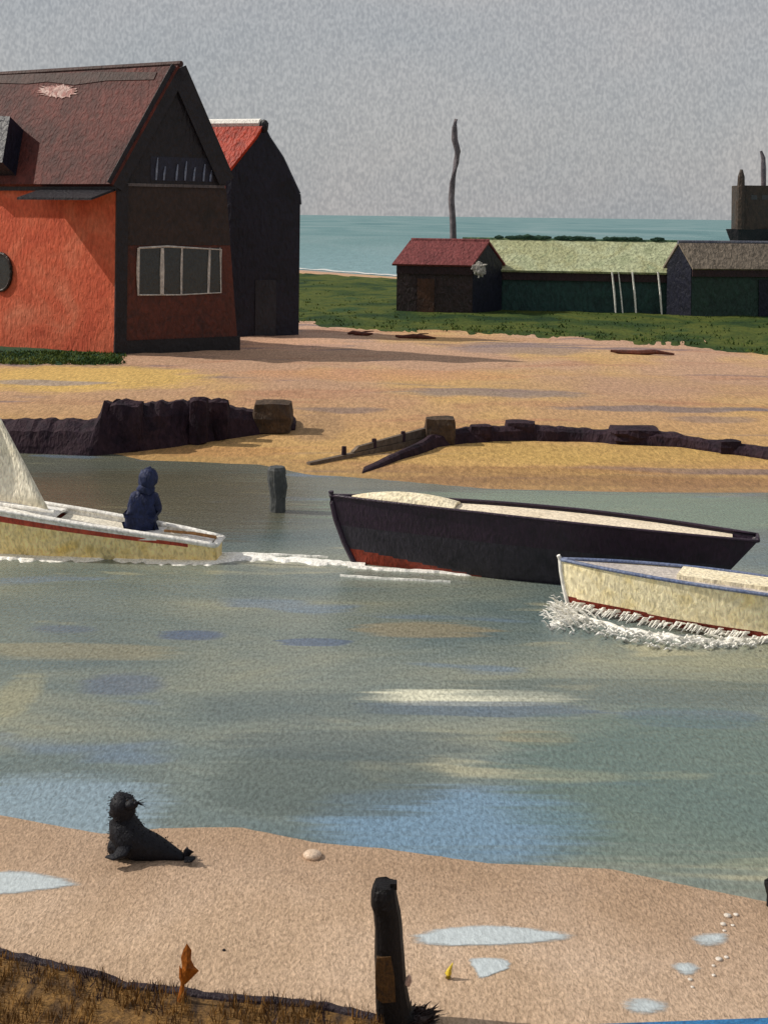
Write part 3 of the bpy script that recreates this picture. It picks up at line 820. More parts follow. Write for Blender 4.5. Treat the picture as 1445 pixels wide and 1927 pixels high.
def deck(P, zs, root, mat, drop, name, t0=.03, t1=.98, camber=0., width=.93):
    bm = bmesh.new(); rows = []
    for k in range(25):
        t = t0 + (t1 - t0) * k / 24
        dz = drop(t) if callable(drop) else drop
        w_ = 1 - dz / (zs(t) + .2)
        a, b = P(t, 1, w_), P(t, -1, w_); c_ = (a + b) / 2
        row = []
        for s in (-1, -.7, -.35, 0, .35, .7, 1):
            q = c_ + (b - a) / 2 * s * width; row.append(bm.verts.new((q.x, q.y, q.z + (camber(t) if callable(camber) else camber) * (1 - s * s))))
        rows.append(row)
    for a, b in zip(rows, rows[1:]):
        for k in range(6): bm.faces.new([a[k], a[k + 1], b[k + 1], b[k]])
    ext = bmesh.ops.extrude_face_region(bm, geom=bm.faces[:])
    for v_ in ext['geom']:
        if isinstance(v_, bmesh.types.BMVert): v_.co.z -= .04
    return obj(name, bm, mat, root, smooth=False)

def inner(P, root, mat, drop, t0=.04, t1=.97, name='lining'):
    bm = bmesh.new()
    for s in (1, -1):
        prev = None
        for k in range(31):
            t = t0 + (t1 - t0) * k / 30; o_ = P(t, s, 1); c_ = P(t, 0, 1); c_.z = o_.z
            lo = P(t, s, 1 - drop / (o_.z + .2)); i0 = o_.lerp(c_, .05); i1 = lo.lerp(Vector((c_.x, c_.y, lo.z)), .09)
            v_ = [bm.verts.new(i0 - Vector((0, 0, .01))), bm.verts.new(i1)]
            if prev: bm.faces.new([prev[0], prev[1], v_[1], v_[0]])
            prev = v_
    return obj(name, bm, mat, root)

# --- dark boat
bB, sB = at(626, 932, 22.1), at(1425, 1012, 20.3)
def zsB(t):
    a, b = bB.z, sB.z
    return a + (b - a) * t + .06 * math.sin(math.pi * t)
dark_hull = paint('plum_black_hull', [(34, 22, 38), (48, 31, 49), (38, 28, 43)], .085, .7, .42, .3, .45)
grey_hull = paint('worn_charcoal_hull', [(34, 32, 42), (52, 48, 58), (42, 38, 48)], .085, .6, .5, .3, .4)
red_bottom = paint('rust_red_bottom', [(110, 36, 20), (140, 52, 30), (122, 44, 30)], .085, .4, .5, .5, .4)
cream_m = paint('cream_paint', [(230, 214, 178), (244, 232, 202), (236, 222, 186)], .085, .5, .6, .5, .3)
root = thing('rowing_boat', Vector(((bB.x + sB.x) / 2, (bB.y + sB.y) / 2, 0)), 'long plum black open boat with cream foredeck and red bottom', 'boat')
def mfB(t, z, w):
    if z < .30 * (1 - t * 2.6): return 2
    return 0 if w > .62 - .0 * t else 1
PB, hB, eB, sdB, bowB, LB, _ = hull_shape('dark', bB, sB, 1.0, zsB, .55, .95, [dark_hull, grey_hull, red_bottom], mfB, root, bstern=.45, zk=-.2)
rail(PB, zsB, root, dark_hull, .03, .025)
deck(PB, zsB, root, cream_m, .04, 'foredeck', .05, .31, lambda t: .19 * max(0, math.sin(math.pi * min(1, max(0, (t - .03) / .30)) ** 1.1)) ** .6, .9)
deck(PB, zsB, root, paint('pale_floor_boards', [(226, 210, 184), (240, 226, 202)], .085, .5, .7, .3), .05, 'floor', .29, .95, .02, .93)
bm = bmesh.new(); tube(bm, [PB(0, 0, w) + eB * -.02 for w in (.1, .4, .7, .9, 1)] + [PB(0, 0, 1) + Vector((-.03, 0, .07))], [.05] * 6, 8); obj('stem', bm, dark_hull, root)
# --- yellow sailing boat
sA = at(412, 1018, 22.2); bA = Vector((sA.x - 6.4, sA.y + .5, 0))
def zsA(t):
    zb, zst = 1.18, sA.z + .02
    return zb + (zst - zb) * t + (.0 if t < .9 else -.25 * (t - .9))
yel = paint('ochre_yellow_hull', [(246, 212, 128), (252, 230, 170), (248, 218, 140)], .085, .5, .6, .3, .3)
redst = paint('brick_red_stripe', [(170, 62, 44), (192, 84, 60)], .085, .4, .55, .4)
root = thing('sailing_dinghy', Vector(((bA.x + sA.x) / 2, sA.y, 0)), 'ochre yellow sailing dinghy with red stripe, white rail and cream sail', 'boat')
def mfA(t, z, w):
    return 2 if w > .895 else (1 if w > .80 and t < .93 else 0)
PA, hA, eA, sdA, bowA, LA, _ = hull_shape('yellow', bA, sA, .92, zsA, .5, -.02, [yel, redst, white_m], mfA, root, bstern=.62, zk=-.2, p=.3)
rail(PA, zsA, root, white_m, .07, .04)
deck(PA, zsA, root, white_m, .02, 'deck', .03, .56, .05, .95)
deck(PA, zsA, root, white_m, .02, 'stern_deck', .90, .985, .02, .95)
deck(PA, zsA, root, paint('cockpit_floor', [(226, 218, 200), (240, 234, 218)], .085, .5, .7, .3), .09, 'floor', .56, .91, 0, .9)
inner(PA, root, white_m, .10)
bm = bmesh.new(); a, b = PA(.80, .95, 1), PA(.80, -.95, 1); box_uvn(bm, a - Vector((0, 0, .12)) - eA * .28, b - a, eA * .56, Vector((0, 0, .06))); obj('thwart', bm, white_m, root)
mast0 = bowA + eA * 1.35; 
bm = bmesh.new(); tube(bm, [mast0 + Vector((0, 0, .3)), mast0 + Vector((0, 0, 3)), mast0 + Vector((.05, 0, 5.6))], [.06, .055, .03], 10); obj('mast', bm, paint('varnished_spar', [(150, 104, 60), (176, 128, 78)], .06, .4), root)
clew = at(92, 958, 22.1)
bm = bmesh.new(); tack = mast0 + Vector((.06, 0, .98)); tube(bm, [tack + Vector((0, 0, -.05)), clew + Vector((.1, 0, -.04))], [.04, .035], 8); obj('boom', bm, white_m, root)
# sail: triangle luff-foot-leech with belly and thickness
head = mast0 + Vector((.08, 0, 5.4)); mid_ = at(4, 812, 22.1)
bm = bmesh.new(); nS = 18; rows = []
# leech passes through the traced edge
k_l = (mid_.z - clew.z) / (mid_.x - clew.x)
headl = Vector((head.x, head.y, clew.z + k_l * (head.x - clew.x))) if k_l < 0 else head
if headl.z > head.z + 1.5: headl = head
for i in range(nS + 1):
    t = i / nS; a = tack.lerp(Vector((tack.x, tack.y, headl.z)), t); b = Vector(clew).lerp(headl, t)
    row = []
    for j in range(11):
        s = j / 10; q = a.lerp(b, s); belly = .28 * math.sin(math.pi * s) * math.sin(math.pi * min(1, t + .12)) * (1 - t * .5)
        q.y += belly; q.x += .03 * math.sin(3.14 * t) * s
        row.append(bm.verts.new(q))
    rows.append(row)
for a, b in zip(rows, rows[1:]):
    for k in range(10): bm.faces.new([a[k], a[k + 1], b[k + 1], b[k]])
so_ = obj('sail', bm, paint('cream_sailcloth', [(240, 228, 202), (250, 242, 222), (244, 234, 208)], .085, .8, .8, .5, .15), root, smooth=True)
md = so_.modifiers.new('thickness', 'SOLIDIFY'); md.thickness = .012
bm = bmesh.new(); a = PA(.985, 0, 1); tube(bm, [a + Vector((.05, 0, .05)), a + Vector((-.35, -.02, .12)), a + Vector((-.85, -.06, .17))], [.03, .028, .022], 8); obj('tiller', bm, bpy.data.materials['varnished_spar'], root)

# --- cream boat
bC, sC = at(1056, 1056, 19.7), Vector((6.75, 17.95, 0))
def zsC(t): return bC.z * (1 - t) + .66 * t + .02 * math.sin(math.pi * min(1, t * 1.1)) + .03
creamy = paint('cream_yellow_planks', [(246, 226, 168), (252, 240, 202), (248, 230, 178)], .08, .5, .6, .3, .3)
bluegrey = paint('blue_grey_rail', [(84, 100, 140), (120, 130, 156)], .08, .4, .55, .4)
red_b = paint('oxblood_bottom', [(112, 34, 22), (136, 50, 34)], .08, .3, .5, .5)
root = thing('motor_launch', Vector(((bC.x + sC.x) / 2, (bC.y + sC.y) / 2, 0)), 'cream boat with blue grey rail throwing white spray at its bow', 'boat')
def mfC(t, z, w): return 1 if z < .17 - .07 * t else 0
PC, hC, eC, sdC, bowC, LC, _ = hull_shape('cream', bC, sC, .95, zsC, .22, .1, [creamy, red_b], mfC, root, bstern=.8, zk=-.22)
rail(PC, zsC, root, bluegrey, .03, .028)
deck(PC, zsC, root, paint('mauve_deck', [(176, 168, 166), (204, 196, 186)], .08, .5, .6, .3), .03, 'deck', .03, .97, .03, .93)
bm = bmesh.new(); a, b = PC(.42, .6, 1), PC(.42, -.6, 1); c_ = PC(.9, .5, 1) - PC(.42, .6, 1)
box_uvn(bm, a - Vector((0, 0, .02)), b - a, c_, Vector((0, 0, .07))); obj('hatch', bm, cream_m, root)
bm = bmesh.new(); tube(bm, [PC(0, 0, w) + eC * -.02 for w in (.25, .5, .8, 1)] + [PC(0, 0, 1) + Vector((-.05, 0, .06))], [.035, .035, .035, .035, .03], 8); obj('stem', bm, white_m, root)

# ------------------------------------------------------------------ foam
def foam_strip(bm, pts, half, seed, z=.02, hump=.02):
    """ragged low band of foam along pts"""
    prev = None; acc = 0
    dense = []
    for a, b in zip(pts, pts[1:]):
        m = max(2, int((b - a).length / .025))
        dense += [(a.lerp(b, k / m)) for k in range(m)]
    nN = len(dense)
    for i, p in enumerate(dense):
        t = i / max(1, nN - 1); hw = half(t) if callable(half) else half
        n0 = hw * (1 + 1.1 * noise.noise(Vector((i * .06, seed, 0))) + .5 * noise.noise(Vector((i * .22, seed, 4)))); n1 = hw * (.9 + 1.0 * noise.noise(Vector((i * .07, seed, 8))) + .5 * noise.noise(Vector((i * .25, seed, 2))))
        n0, n1 = max(.004, n0), max(.004, n1)
        v_ = [bm.verts.new((p.x, p.y - n0, -.005)), bm.verts.new((p.x, p.y - n0 * .55, z + hump * (.5 + .6 * noise.noise(Vector((i * .09, seed, 1)))))), bm.verts.new((p.x, p.y + n1 * .5, z + hump * (.5 + .6 * noise.noise(Vector((i * .11, seed, 6)))))), bm.verts.new((p.x, p.y + n1, -.005))]
        if prev:
            for k in range(3): bm.faces.new([prev[k], prev[k + 1], v_[k + 1], v_[k]])
        prev = v_
def w0(px, py):
    tx, ty = unroll(px, py); d = H * F / (ty - HZ); return Vector(((tx - CX) / F * d, d, 0))
bm = bmesh.new()
foam_strip(bm, [w0(-40, 1046), w0(60, 1050), w0(170, 1048), w0(260, 1052), w0(340, 1056), w0(420, 1054)], .26, 3)
foam_strip(bm, [w0(395, 1050), w0(480, 1050), w0(560, 1054), w0(640, 1060), w0(690, 1063)], lambda t: .24 * (1 - t * .4), 5)
foam_strip(bm, [w0(390, 1043), w0(470, 1043), w0(560, 1047), w0(620, 1050)], lambda t: .07 * (1 - t * .8), 15)
tag(obj('foam', bm, foam_m, smooth=False), 'white foam along the yellow dinghy and in its wake', 'foam', kind='stuff')
bm = bmesh.new()
foam_strip(bm, [w0(655, 1066), w0(720, 1072), w0(840, 1078), w0(900, 1083), w0(985, 1087)], lambda t: .07, 7)
foam_strip(bm, [w0(905, 1084), w0(985, 1087)], .06, 9)
foam_strip(bm, [w0(640, 1084), w0(720, 1090), w0(850, 1096)], lambda t: .03 * (1 - t * .6), 10)
tag(obj('foam', bm, foam_m), 'thin white ripple under the dark boat', 'foam', kind='stuff')
bm = bmesh.new()
foam_strip(bm, [w0(1034, 1182), w0(1085, 1162), w0(1150, 1182), w0(1240, 1200), w0(1340, 1210), w0(1460, 1206), w0(1600, 1216)], lambda t: .12 * (1 - .3 * t), 11, .02, .06)
for k in range(230):
    t = random.random(); px = 1052 + 400 * t ** 1.6; py = 1150 + 58 * min(1, t * 1.6) + random.uniform(-10, 16)
    q = w0(px, py); q.z = random.uniform(0, .05)
    a = random.gauss(.0, .5); Ld = random.uniform(.06, .22) * (1.5 if t < .2 else 1)
    e_ = Vector((-.55 - .2 * random.random(), -.5, random.uniform(.1, .8) * (1 if t < .3 else .45))) * Ld
    tube(bm, [q, q + e_ * .6 + Vector((0, 0, .02)), q + e_], [.018, .014, .004], 5)
for k in range(150):   # splashes licking up the planks
    t = random.uniform(.02, .75); q = PC(t, 1, random.uniform(.25, .36)); q += sdC * .03; q.z = max(q.z, .02)
    Ld = random.uniform(.06, .17); tube(bm, [q, q + Vector((-.5, -.25, .12)) * Ld + sdC * .02, q + Vector((-1.0, -.6, -.25)) * Ld + sdC * .04], [.007, .016, .004], 5)
for k in range(160):
    q = w0(random.gauss(1072, 22), random.gauss(1160, 13)); a = random.uniform(2.4, 4.2); Ld = random.uniform(.08, .24)
    e_ = Vector((math.cos(a), math.sin(a), random.uniform(.05, .9))) * Ld
    tube(bm, [q, q + e_ * .6 + Vector((0, 0, .03)), q + e_], [.016, .012, .003], 5)
tag(obj('foam', bm, foam_m), 'white spray thrown up along the cream boat', 'foam', kind='stuff')

# ------------------------------------------------------------------ person in the dinghy
def skin_obj(name, verts, edges, radii, mat, parent, root_i=0, sub=2):
    me = bpy.data.meshes.new(name); off = world_loc(parent)
    me.from_pydata([Vector(v) for v in verts], edges, []); me.materials.append(mat)
    o = bpy.data.objects.new(name, me); COL.objects.link(o); o.parent = parent
    m = o.modifiers.new('skin', 'SKIN'); m.use_smooth_shade = True
    for i, r in enumerate(radii):
        sv = me.skin_vertices[0].data[i]; sv.radius = r if isinstance(r, tuple) else (r, r); sv.use_root = (i == root_i)
    s = o.modifiers.new('sub', 'SUBSURF'); s.levels = sub; s.render_levels = sub
    return o
seat = at(266, 994, 22.35)
per = thing('person', seat, 'person in dark navy hooded coat sitting at the stern of the yellow dinghy', 'person')
coat_m = paint('navy_oilskin', [(16, 22, 46), (32, 42, 80), (22, 28, 56)], .07, .25, .6, .7, .3)
hat_m = paint('navy_hood', [(24, 32, 60), (42, 52, 90)], .07, .25, .6, .7, .3)
skin_m = paint('weathered_skin', [(120, 76, 58), (146, 98, 76)], .03, .2, .6, .2)
trou_m = paint('dark_trousers', [(26, 30, 48), (38, 42, 60)], .07, .3, .7, .4)
# local frame: +x right of picture; sits facing mostly away and to the right
B = lambda *l: [Vector(v) for v in l]
bv = B((0,0,.06),(.0,.0,.2),(.02,.0,.38),(.06,.0,.53),(.085,.0,.62),(.10,.01,.70),(.105,.02,.82),      # pelvis..head top
       (-.10,.02,.50),(-.17,.08,.28),(-.09,.26,.16),     # left shoulder, elbow, wrist
       (.19,.02,.50),(.24,.10,.28),(.16,.28,.18),       # right
       (-.09,.10,.06),(-.12,.42,.08),(-.12,.46,-.2),   # legs forward then down
       (.09,.10,.06),(.13,.42,.08),(.13,.46,-.2))
be = [(0,1),(1,2),(2,3),(3,4),(4,5),(5,6),(3,7),(7,8),(8,9),(3,10),(10,11),(11,12),(0,13),(13,14),(14,15),(0,16),(16,17),(17,18)]
br = [(.15,.12),(.14,.11),(.15,.115),(.13,.10),(.055,.055),(.085,.095),(.07,.08),.065,.05,.035,.065,.05,.035,.085,.065,.045,.085,.065,.045]
per.scale = (1.12, 1.12, 1.08)
skin_obj('body', bv, be, br, skin_m, per)
skin_obj('coat', bv[:5] + bv[7:13] + B((-.01, .02, .02)), [(0,1),(1,2),(2,3),(3,4),(3,5),(5,6),(6,7),(3,8),(8,9),(9,10),(0,11)],
         [(.26,.15),(.25,.16),(.225,.165),(.18,.13),(.08,.08),.10,.085,.06,.10,.085,.06,(.27,.15)], coat_m, per)
skin_obj('trousers', [bv[0], bv[13], bv[14], bv[15], bv[16], bv[17], bv[18]], [(0,1),(1,2),(2,3),(0,4),(4,5),(5,6)], [(.16,.13),.105,.08,.065,.105,.08,.065], trou_m, per)
for s, w_, e_ in ((-1, bv[9], bv[8]), (1, bv[12], bv[11])):
    dv = (w_ - e_).normalized(); sx = Vector((1, 0, 0)); palm = w_ + dv * .07
    hv = [w_, palm]; he = [(0, 1)]; hr = [.028, (.036, .018)]
    for k, (ox, ln) in enumerate(((-.028, .062), (-.009, .072), (.010, .068), (.028, .052))):
        a = palm + sx * ox + dv * .02; i = len(hv)
        hv += [a, a + dv * ln * .5 + Vector((0, 0, -.012)), a + dv * ln * .8 + Vector((0, 0, -.04))]; he += [(1, i), (i, i + 1), (i + 1, i + 2)]; hr += [.0105, .0095, .0085]
    i = len(hv); a = w_ + dv * .03 - sx * .03 * s; hv += [a, a + dv * .035 - sx * .02 * s + Vector((0, 0, -.012))]; he += [(0, i), (i, i + 1)]; hr += [.013, .0105]
    skin_obj('hand', hv, he, hr, skin_m, per, 0, 1)
bm = bmesh.new(); o_ = world_loc(per)
ball(bm, o_ + Vector((.105, 0.0, .80)), .15, 3, (.98, 1.0, 1.25), .3, 2.4)
tube(bm, [o_ + Vector((.06, -.01, .60)), o_ + Vector((.085, -.01, .68)), o_ + Vector((.10, 0, .80)), o_ + Vector((.105, 0, .93)), o_ + Vector((.09, 0, .985))], [.15, .13, .145, .12, .05], 12)
obj('hood', bm, hat_m, per, smooth=True)
bm = bmesh.new(); o_ = world_loc(per)
ball(bm, o_ + Vector((.115, .15, .77)), .03, 2, (.7, .9, 1.1)); 
for s in (-1, 1): ball(bm, o_ + Vector((.11 + .035 * s, .145, .80)), .014, 2)
obj('face', bm, skin_m, per, smooth=True)
for s in (-1, 1):
    bm = bmesh.new(); q = o_ + Vector((.125 * s, .46, -.24)); tube(bm, [q + Vector((0, -.06, .02)), q + Vector((0, .05, .01)), q + Vector((0, .16, -.01))], [(.05, .06), (.055, .055), (.035, .03)], 8); obj('boot', bm, black_m, per, smooth=True)

# ------------------------------------------------------------------ seal on the near sand
sb = ground(262, 1612)
seal = thing('seal', sb, 'black seal with raised head and tapering body lying on the near sand', 'seal')
fur_m = paint('wet_black_fur', [(12, 13, 20), (22, 23, 31), (16, 17, 24)], .03, .12, .6, .6, .25)
def sp_(px, py, y=0.):
    return at(px, py, sb.y + y)
spine = [sp_(351, 1617, -.05), sp_(338, 1612, -.04), sp_(316, 1604), sp_(290, 1595), sp_(262, 1588), sp_(244, 1578, .0), sp_(236, 1562, .02), sp_(232, 1544, .03), sp_(231, 1528, .02), sp_(232, 1514, .01), sp_(235, 1503, .0), sp_(238, 1497, .0)]
rad = [.022, .05, .085, .125, .155, .172, .16, .138, .125, .128, .105, .05]
bm = bmesh.new(); tube(bm, spine, [(r, r * .95) for r in rad], 16)
bmesh.ops.subdivide_edges(bm, edges=bm.edges[:], cuts=1, use_grid_fill=True, smooth=.6)
ball(bm, sp_(226, 1592, -.02), .105, 3, (1.1, 1., 1.0), .1)
zg = sb.z - .02
for v_ in bm.verts:
    v_.co += v_.co.normalized() * .012 * noise.noise(v_.co * 9)
    if v_.co.z < zg: v_.co.z = zg + (v_.co.z - zg) * .15
bm.normal_update()
furpts = [(v_.co.copy(), v_.normal.copy()) for v_ in bm.verts if v_.co.z > zg + .02]
ball(bm, sp_(248, 1514, -.07), .06, 3, (1.05, .9, .72)); ball(bm, sp_(256, 1512, -.10), .02, 2)
obj('body', bm, fur_m, seal, smooth=True)
for s, (a, b, c_) in enumerate((((350, 1614), (356, 1602), (352, 1595)), ((348, 1618), (362, 1617), (368, 1614)))):
    bm = bmesh.new(); y_ = -.05 - .1 * s
    tube(bm, [sp_(*a, y_), sp_(*b, y_), sp_(*c_, y_)], [(.045, .02), (.05, .018), (.02, .008)], 8); obj('flipper', bm, fur_m, seal, smooth=True)
bm = bmesh.new(); tube(bm, [sp_(238, 1590, -.12), sp_(228, 1606, -.2), sp_(214, 1613, -.24), sp_(200, 1612, -.22)], [(.07, .035), (.075, .03), (.06, .018), (.02, .008)], 8); obj('flipper', bm, fur_m, seal, smooth=True)
bm = bmesh.new()
for c_, n_ in furpts:   # bristly wet fur lying back along the body
    n_ = n_ if n_.length > .1 else Vector((0, 0, 1))
    q = c_ + Vector((random.gauss(0, .012), random.gauss(0, .012), random.gauss(0, .012)))
    dr_ = (n_ * random.uniform(.2, .8) + Vector((.55, 0, -.25 if c_.z < sb.z + .4 else .3)) * random.uniform(.4, 1)) * random.uniform(.008, .026)
    tube(bm, [q - dr_ * .3, q + dr_], [.006, .0015], 3)
for k in range(9):
    q = sp_(258, 1509 + k % 4, -.08); tube(bm, [q, q + Vector((random.uniform(.04, .1), -.02, random.gauss(.01, .035)))], [.004, .0015], 4)
obj('fur', bm, fur_m, seal)['kind'] = 'stuff'
e_m = NT('dark_eye').out((.004, .004, .005, 1), .12)
for px in (240, 252):
    bm = bmesh.new(); ball(bm, sp_(px, 1505, -.115), .013, 2); obj('eye', bm, e_m, seal, smooth=True)

# ------------------------------------------------------------------ near shore: puddles, shells, post, bank
pm = NT('puddle_water'); pw = pm.noise((30, 13, 30), 6, .65)
_at = pm.n.new('ShaderNodeAttribute'); _at.attribute_name = 'depth'
_al = pm.maprange(pm.math('ADD', _at.outputs['Fac'], pm.math('MULTIPLY', pm.math('SUBTRACT', pm.noise((9, 24, 9), 4, .6), .5), .5)), .02, .55)
pm.l.new(_al, pm.p.inputs['Alpha'])
pm_m = pm.out(pm.mix(1., lin(196, 206, 210), pm.ramp(pw, [(.3, (.8, .8, .8)), (.7, (1.18, 1.18, 1.18))]), 'MULTIPLY'), .25, pm.bump(pw, .012), .6)
def puddle(pts, seed, amt=1.):
    bm = bmesh.new(); lay = bm.verts.layers.float.new('depth'); P = []
    cx = sum(p[0] for p in pts) / len(pts); cy = sum(p[1] for p in pts) / len(pts)
    N_ = 64
    for k in range(N_):
        t = k / N_ * len(pts); i = int(t); f_ = t - i; m_ = len(pts)
        A = [Vector(pts[(i + o_) % m_]) for o_ in (-1, 0, 1, 2)]
        c2_ = .5 * ((2 * A[1]) + (A[2] - A[0]) * f_ + (2 * A[0] - 5 * A[1] + 4 * A[2] - A[3]) * f_ ** 2 + (3 * A[1] - A[0] - 3 * A[2] + A[3]) * f_ ** 3)
        px, py = c2_.x, c2_.y
        nn = 1 + .10 * noise.noise(Vector((k * .5, seed, 0)))
        P.append((cx + (px - cx) * nn * 1.06, cy + (py - cy) * nn * 1.12))
    rings = []
    for s in (1, .75, .5, .25):
        rings.append([bm.verts.new(ground(cx + (x - cx) * s, cy + (y - cy) * s) + Vector((0, 0, .006 if s < 1 else .004))) for x, y in P])
    for a, b in zip(rings, rings[1:]):
        for k in range(N_): bm.faces.new([a[k], a[(k + 1) % N_], b[(k + 1) % N_], b[k]])
    bm.faces.new(rings[-1])
    for r_, dv in zip(rings, (0, .45, .8, 1)):
        for v_ in r_: v_[lay] = dv * amt
    return obj('puddle', bm, pm_m, smooth=True)
for s, (pts, lab) in enumerate([
    ([(-120, 1650), (0, 1640), (80, 1645), (150, 1664), (80, 1676), (0, 1684), (-120, 1690)], 'pale puddle on the sand at the left edge'),
    ([(770, 1764), (830, 1748), (920, 1743), (1000, 1748), (1085, 1764), (1000, 1776), (900, 1780), (800, 1778)], 'long pale oval puddle right of the black post'),
    ([(884, 1804), (950, 1806), (958, 1822), (935, 1832), (905, 1842), (892, 1828)], 'small pale puddle below the long oval puddle'),
    ([(1295, 1766), (1330, 1756), (1370, 1758), (1368, 1776), (1320, 1782)], 'faint puddle near the right edge of the sand'),
    ([(1258, 1816), (1300, 1812), (1320, 1824), (1290, 1838)], 'small faint puddle beside the white shells'),
    ([(1165, 1888), (1205, 1878), (1258, 1888), (1250, 1906), (1190, 1910)], 'grey puddle close to the blue plank')]):
    tag(puddle(pts, s * 3.3, 1.1 if s < 3 else .5), lab, kind='structure')

shell_m = paint('white_shell', [(206, 196, 184), (228, 220, 210)], .02, .1, .5, .4)
def shell(px, py, r, lab, m=None):
    p = ground(px, py); bm = bmesh.new()
    res = bmesh.ops.create_uvsphere(bm, u_segments=18, v_segments=10, radius=1)
    for v_ in bm.verts:
        a = math.atan2(v_.co.y, v_.co.x); k = 1 + .10 * math.cos(a * 9) * (1 if v_.co.z > -.2 else 0)
        v_.co = p + Vector((v_.co.x * r * 1.15 * k, v_.co.y * r * 1.3 * k, (v_.co.z * .55 + .25) * r * (1 - .35 * v_.co.y)))
    return tag(obj('shell', bm, m or shell_m, smooth=True), lab, 'shell', 'shells on the near sand')
shell(588, 1612, .075, 'large buff shell lying on the sand left of the black post', paint('buff_shell', [(206, 180, 156), (224, 202, 180)], .02, .1, .5, .3))
for px, py, r in ((1368, 1724, .028), (1384, 1722, .02), (1360, 1740, .022), (1378, 1742, .015), (1352, 1806, .024), (1366, 1802, .017), (1342, 1818, .014), (1298, 1844, .017), (1342, 1836, .015), (1302, 1858, .013), (1362, 1752, .014)):
    shell(px, py, r, 'small white shell scattered on the sand near the right edge')

# yellow flower of seaweed / petal on the sand
p = ground(843, 1842); bm = bmesh.new()
tube(bm, [p + Vector((0, 0, .01)), p + Vector((0, 0, .04)), p + Vector((.01, 0, .075)), p + Vector((.035, 0, .125))], [.022, .026, .016, .004], 8)
tag(obj('petal', bm, paint('lemon_yellow', [(200, 170, 40), (226, 200, 70)], .02, .1, .5, .3), smooth=True), 'tiny lemon yellow petal standing on the sand by the puddles', 'petal')
p = ground(422, 1789); bm = bmesh.new(); ball(bm, p + Vector((0, 0, .005)), .014, 2, (1, 1, .7), .3); tag(obj('pebble', bm, black_m), 'tiny black pebble alone on the pale sand', 'pebble')

# black post
post_m = paint('black_tarred_post', [(9, 8, 11), (19, 16, 18), (12, 11, 14)], .03, .12, .6, .6, .25)
peel_m = paint('peeled_brown_wood', [(48, 34, 20), (84, 58, 28), (30, 22, 20)], .025, .09, .6, .6, .3)
pb = ground(742, 1925)
post = thing('post', pb, 'stout black timber post with broken top in the foreground', 'post')
q = lambda px, py, y=0.: at(px, py, pb.y + y)
outl = [(1965, 703, 806), (1925, 703, 800), (1895, 703, 778), (1860, 703, 770), (1830, 703, 766), (1800, 702, 764), (1770, 702, 761), (1740, 702, 759), (1712, 700, 756), (1698, 695, 753), (1682, 695, 750), (1670, 698, 748), (1664, 702, 745)]
bm = bmesh.new(); rings = []
for py, x0, x1 in outl:
    a, b = q(x0, py), q(x1, py); c_ = (a + b) / 2; rx = (b.x - a.x) / 2; ry = min(rx, .115); ring = []
    for k in range(18):
        t = 2 * math.pi * k / 18; cxx, cyy = math.cos(t), math.sin(t)
        sq = 1 / max(abs(cxx), abs(cyy)) ** .55
        r_ = 1 + .05 * noise.noise(Vector((cxx * 2.5, cyy * 2.5, py * .015)))
        ring.append(bm.verts.new((c_.x + rx * cxx * min(1, sq * .9) * r_, c_.y + ry * cyy * sq * r_, c_.z)))
    rings.append(ring)
for a, b in zip(rings, rings[1:]):
    for k in range(18): bm.faces.new([a[k], a[(k + 1) % 18], b[(k + 1) % 18], b[k]])
for k in range(18): rings[-1][k].co.z += random.uniform(-.012, .015)
bm.faces.new(rings[0][::-1]); bm.faces.new(rings[-1])
obj('shaft', bm, post_m, post)
bm = bmesh.new(); a = q(734, 1668); box_uvn(bm, Vector((a.x, a.y - .05, a.z)), Vector((.05, 0, 0)), Vector((.0, .06, 0)), Vector((0, 0, .045))); obj('splinter', bm, post_m, post)
bm = bmesh.new(); prof = [(709, 1785), (735, 1782), (742, 1820), (744, 1866), (720, 1868), (708, 1860), (706, 1820)]
slab(bm, [q(x, y) + Vector((0, -.125, 0)) for x, y in prof], Vector((0, .04, 0))); obj('peeled_patch', bm, peel_m, post)
bm = bmesh.new(); ball(bm, q(768, 1846, -.08), .028, 2, (.9, .5, 1.5), .5); obj('pale_chip', bm, paint('pale_pink_chip', [(170, 140, 124), (196, 170, 156)], .02, .1), post)
# dark weed clump at its foot
wd_m = paint('black_weed', [(20, 14, 16), (44, 26, 22), (26, 20, 26)], .03, .15, .6, .4)
bm = bmesh.new(); wb = ground(780, 1925)
for k in range(420):
    a = random.uniform(0, 6.28); rr_ = random.random() ** .6 * .13
    s = wb + Vector((math.cos(a) * rr_, math.sin(a) * rr_ * .8, 0)); hgt = random.uniform(.04, .13) * (1 - rr_ * 2.2)
    e_ = Vector((random.gauss(.25, .45), random.gauss(-.1, .4), 1)) * hgt
    tube(bm, [s, s + e_ * .6, s + e_ + Vector((.02, 0, -.01))], [.011, .009, .002], 4)
for k in range(16): ball(bm, wb + Vector((random.gauss(0, .05), random.gauss(0, .05), random.uniform(0, .07))), random.uniform(.03, .055), 2, (1.2, 1, .8), .5)
tag(obj('weed_clump', bm, wd_m), 'dark bristly clump of weed against the foot of the black post', 'plant')
# dark post cut by the right edge
p = ground(1462, 1705); bm = bmesh.new(); m_ = p.y / F
tube(bm, [p + Vector((0, 0, -.1)), p + Vector((.01, 0, .1)), p + Vector((-.01, 0, .2)), p + Vector((.0, 0, .25))], [.10, .105, .11, .07], 10)
r2 = tag(obj('stump', bm, post_m), 'short dark wooden stump cut off by the right edge of the picture', 'stump')

